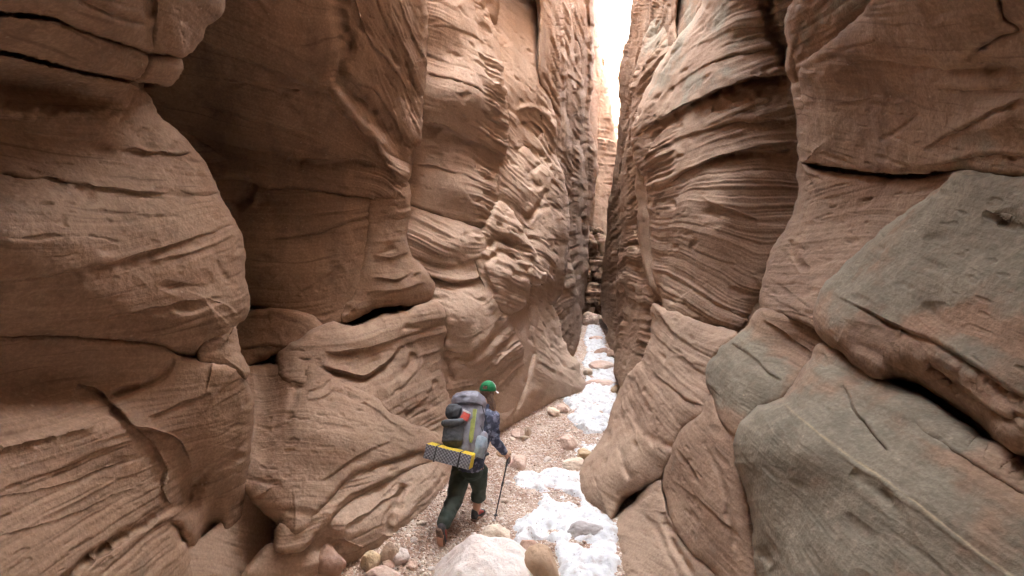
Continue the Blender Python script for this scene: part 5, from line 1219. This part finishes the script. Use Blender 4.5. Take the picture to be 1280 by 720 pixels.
fuse('lid', [loft([(B(0, -.02, .80), .180, .140, pr, .7), (B(0, -.015, .90), .190, .148, pr, .75), (B(0, .0, .98), .170, .130, pr, .8), (B(0, .01, 1.03), .11, .08, pr, .9)], 36), limb([B(-.14, -.04, .86), B(-.17, .02, .98)], [.06, .055])], C_PACK, pk, vox=.009, smooth=3, wrinkle=.010, wf=8, seed=9)
for s in (-1, 1):
    fuse('side_pocket', [loft([(B(s * .165, .0, .0), .055, .07, pr, .8), (B(s * .185, .0, .14), .062, .085, pr, .8), (B(s * .185, .0, .30), .058, .080, pr, .8)], 20)], C_PALE if s > 0 else C_PACK, pk, vox=.008, smooth=2, wrinkle=.004)
    fuse('shoulder_strap', [limb([B(s * .09, .13, .86), B(s * .12, .20, 1.0), B(s * .13, .30, .88), B(s * .14, .34, .62), B(s * .16, .16, .35)], [.030] * 5, xd=pr, flat=.35)], C_PACKD, pk, vox=.007, smooth=1)
    for b0, b1 in (((s * .188, -.09, .80), (s * .20, .08, .56)), ((s * .19, -.08, .46), (s * .20, .09, .30))):
        fuse('compression_strap', [limb([B(*b0), B(*b1)], [.008, .008], xd=pf, flat=.4, seg=8)], C_BLACK, pk, vox=.004, smooth=0)
fuse('hip_belt', [loft([(B(-.22, .18, .10), .02, .035, pu), (B(-.19, .10, .06), .025, .05, pu), (B(0, .10, .04), .03, .06, pu), (B(.19, .10, .06), .025, .05, pu), (B(.20, .16, .10), .02, .035, pu)], 14)], C_PACKD, pk, vox=.007, smooth=1)
rp = fuse('rear_pouch', [loft([(B(-.075, -.155, .10), .085, .040, pr, .8), (B(-.075, -.185, .18), .110, .070, pr, .75), (B(-.075, -.185, .36), .112, .070, pr, .75), (B(-.08, -.165, .50), .10, .055, pr, .8)], 28)], C_PACKD, pk, vox=.007, smooth=3, wrinkle=.004)
fuse('pouch_flap', [loft([(B(-.20, -.205, .47), .03, .025, pu), (B(-.15, -.235, .44), .042, .040, pu), (B(-.08, -.250, .43), .046, .045, pu), (B(-.01, -.235, .45), .044, .040, pu), (B(.03, -.20, .50), .03, .025, pu)], 18)], C_PACKD, rp, vox=.007, smooth=3, wrinkle=.003)
fuse('rolled_garment', [loft([(B(-.18, -.17, .68), .06, .03, pu), (B(-.14, -.195, .67), .085, .05, pu), (B(-.08, -.205, .65), .085, .055, pu), (B(-.02, -.19, .63), .07, .045, pu)], 18)], C_PACKD, pk, vox=.007, smooth=3, wrinkle=.004)
raw('printed_packet', obox(B(.035, -.163, .585), (pr * .9 - pu * .42).normalized(), (pu * .9 + pr * .42).normalized(), pf, .045, .042, .012), C_REDP, pk, smooth=False, bevel=.004)
raw('packet_edge', obox(B(.048, -.167, .655), (pr * .9 - pu * .42).normalized(), (pu * .9 + pr * .42).normalized(), pf, .048, .010, .013), C_WHT, pk, smooth=False, bevel=.003)
fuse('lime_panel', [loft([(B(.105, -.105, .18), .012, .010, pr, .6), (B(.108, -.115, .24), .026, .014, pr, .6), (B(.115, -.125, .50), .028, .014, pr, .6), (B(.122, -.12, .72), .024, .012, pr, .6)], 14)], C_LIME, pk, vox=.005, smooth=1)

# ------------------------------------------------------------------ folded foam pad strapped under the pack
def foam_pad():
    a = J(537, 565, D - .42); b = J(579, 576, D - .50)       # bottom-middle of the long face, left and right
    ax = (b - a).normalized(); ay = Vector((0, 1, 0)); ay = (ay - ax * ay.dot(ax)).normalized(); az = ax.cross(ay)
    if az.z < 0: az = -az
    th = math.radians(9); ay, az = ay * math.cos(th) - az * math.sin(th), az * math.cos(th) + ay * math.sin(th)
    L = .50; h = .072; dp = .075
    c = (a + b) / 2 + ay * dp + ax * .012
    e = bpy.data.objects.new('foam_pad', None); COL.objects.link(e); e.location = c
    e['label'] = 'folded yellow foam sleeping pad with grey dimpled side strapped under the backpack'; e['category'] = 'sleeping pad'
    n = 6
    for k in range(n):
        o_ = -dp + 2 * dp * (k + .5) / n
        raw('pad_fold', obox(c + ay * o_, ax, ay, az, L / 2, dp / n - .0015, h + (.002 if k % 2 else 0)), C_YEL, e, smooth=False, bevel=.004)
    # grey egg-crate face on the outside
    nu, nv = 150, 44; V, Fq = [], []
    for j in range(nv + 1):
        for i in range(nu + 1):
            u, v = i / nu, j / nv
            r = .006 * math.sin(u * math.pi * 26) * math.sin(v * math.pi * 8)
            ed = min(u, 1 - u, v, 1 - v); r *= min(1, ed * 30)
            V.append(c - ay * (dp + .006 + r) + ax * ((u - .5) * L * .995) + az * ((v - .5) * 2 * h * .98))
    for j in range(nv):
        for i in range(nu): Fq.append((j * (nu + 1) + i, j * (nu + 1) + i + 1, (j + 1) * (nu + 1) + i + 1, (j + 1) * (nu + 1) + i))
    m, nt, b_ = nodes('grey_dimpled_foam')
    pos = nd(nt, 'ShaderNodeAttribute', attribute_name='dimple').outputs['Fac']
    nt.links.new(mixc(nt, ramp(nt, pos, -.6, .6), (.17, .17, .20), (.30, .30, .34)), b_.inputs['Base Color']); b_.inputs['Roughness'].default_value = .6
    f = raw('dimpled_face', (V, Fq), m, e); solid(f, .006)
    att = f.data.attributes.new('dimple', 'FLOAT', 'POINT')
    att.data.foreach_set('value', np.array([math.sin(i / nu * math.pi * 26) * math.sin(j / nv * math.pi * 8) for j in range(nv + 1) for i in range(nu + 1)], np.float32))
    for t in (-.13, .13):
        q = [c + ax * t - ay * (dp + .014) - az * (h + .006), c + ax * t - ay * (dp + .014) + az * (h + .006), c + ax * t + ay * (dp + .004) + az * (h + .006), c + ax * t + ay * (dp + .004) - az * (h + .006)]
        parts = [obox((q[k] + q[(k + 1) % 4]) / 2, ax, (q[(k + 1) % 4] - q[k]).normalized(), ax.cross((q[(k + 1) % 4] - q[k]).normalized()), .007, (q[(k + 1) % 4] - q[k]).length / 2 + .002, .002) for k in range(4)]
        V2, F2 = [], []
        for v, f2 in parts:
            o_ = len(V2); V2 += v; F2 += [tuple(i + o_ for i in q2) for q2 in f2]
        raw('strap', (V2, F2), C_PACKD, e, smooth=False)
foam_pad()
# ------------------------------------------------------------------ trekking pole
tip = on_ground(618, 651); tip = Vector(tip.tolist())
pe = bpy.data.objects.new('trekking_pole', None); COL.objects.link(pe); pe.location = tip
pe['label'] = 'thin black trekking pole held in the right hand of the hiker'; pe['category'] = 'trekking pole'
top = grip + up * .05; dp_ = (top - tip).normalized(); Lp = (top - tip).length
raw('shaft', limb([tip + dp_ * .05, tip + dp_ * (Lp * .5), top - dp_ * .11], [.006, .0075, .009], seg=12), C_POLE, pe)
raw('grip', limb([top - dp_ * .13, top - dp_ * .06, top - dp_ * .01], [.013, .015, .018], seg=14), C_SHOE, pe)
raw('tip', limb([tip - up * .01, tip + dp_ * .06], [.004, .006], seg=10), C_POLE, pe)
raw('basket', ball(tip + dp_ * .06, (.024, .024, .006)), C_POLE, pe)
raw('clamp', limb([tip + dp_ * (Lp * .52), tip + dp_ * (Lp * .52 + .04)], [.013, .013], seg=10), C_POLE, pe)
raw('wrist_loop', limb([top, top + rt * .02 - up * .04 - fw * .02, top + rt * .01 - up * .10 - fw * .03, top - up * .02 - fw * .02], [.004] * 4, seg=8), C_BLACK, pe)
# ------------------------------------------------------------------ light and camera
w = bpy.data.worlds.new("World"); scene.world = w; w.use_nodes = True
nt = w.node_tree
sky = nt.nodes.new('ShaderNodeTexSky'); sky.sky_type = 'NISHITA'; sky.sun_disc = False
SUN_EL, SUN_AZ = 36.0, 102.0     # azimuth clockwise from +Y (the canyon runs along +Y)
sky.sun_elevation = math.radians(SUN_EL); sky.sun_rotation = math.radians(SUN_AZ)
sky.dust_density = 3.0; sky.air_density = 1.0
bg = nt.nodes['Background']; bg.inputs[1].default_value = .15
hs_ = nt.nodes.new('ShaderNodeHueSaturation'); hs_.inputs['Saturation'].default_value = .18
nt.links.new(sky.outputs[0], hs_.inputs['Color']); nt.links.new(hs_.outputs[0], bg.inputs[0])
sl = bpy.data.lights.new('sun', 'SUN'); sl.energy = 2.0; sl.angle = math.radians(.5); sl.color = (1, .93, .82)
so_ = bpy.data.objects.new('sun', sl); COL.objects.link(so_)
az, el = math.radians(SUN_AZ), math.radians(SUN_EL)
dirv = Vector((math.sin(az) * math.cos(el), math.cos(az) * math.cos(el), math.sin(el)))
so_.rotation_euler = (-dirv).to_track_quat('-Z', 'Y').to_euler()
cam = bpy.data.cameras.new('camera'); co = bpy.data.objects.new('camera', cam); COL.objects.link(co)
cam.sensor_fit = 'HORIZONTAL'; cam.sensor_width = 36; cam.lens = 36 * F / 1280
cam.clip_start = .05; cam.clip_end = 500
co.location = (0, 0, CZ); co.rotation_euler = (math.radians(90), 0, 0)
scene.camera = co
scene.view_settings.view_transform = 'Standard'; scene.view_settings.look = 'None'
scene.view_settings.exposure = EXPO; scene.view_settings.gamma = 1
scene.cycles.max_bounces = 8; scene.cycles.diffuse_bounces = 4
scene.cycles.use_denoising = True
scene.cycles.use_adaptive_sampling = True; scene.cycles.adaptive_threshold = .03
scene.render.use_persistent_data = False
print('script %.1fs' % (time.time() - T0))
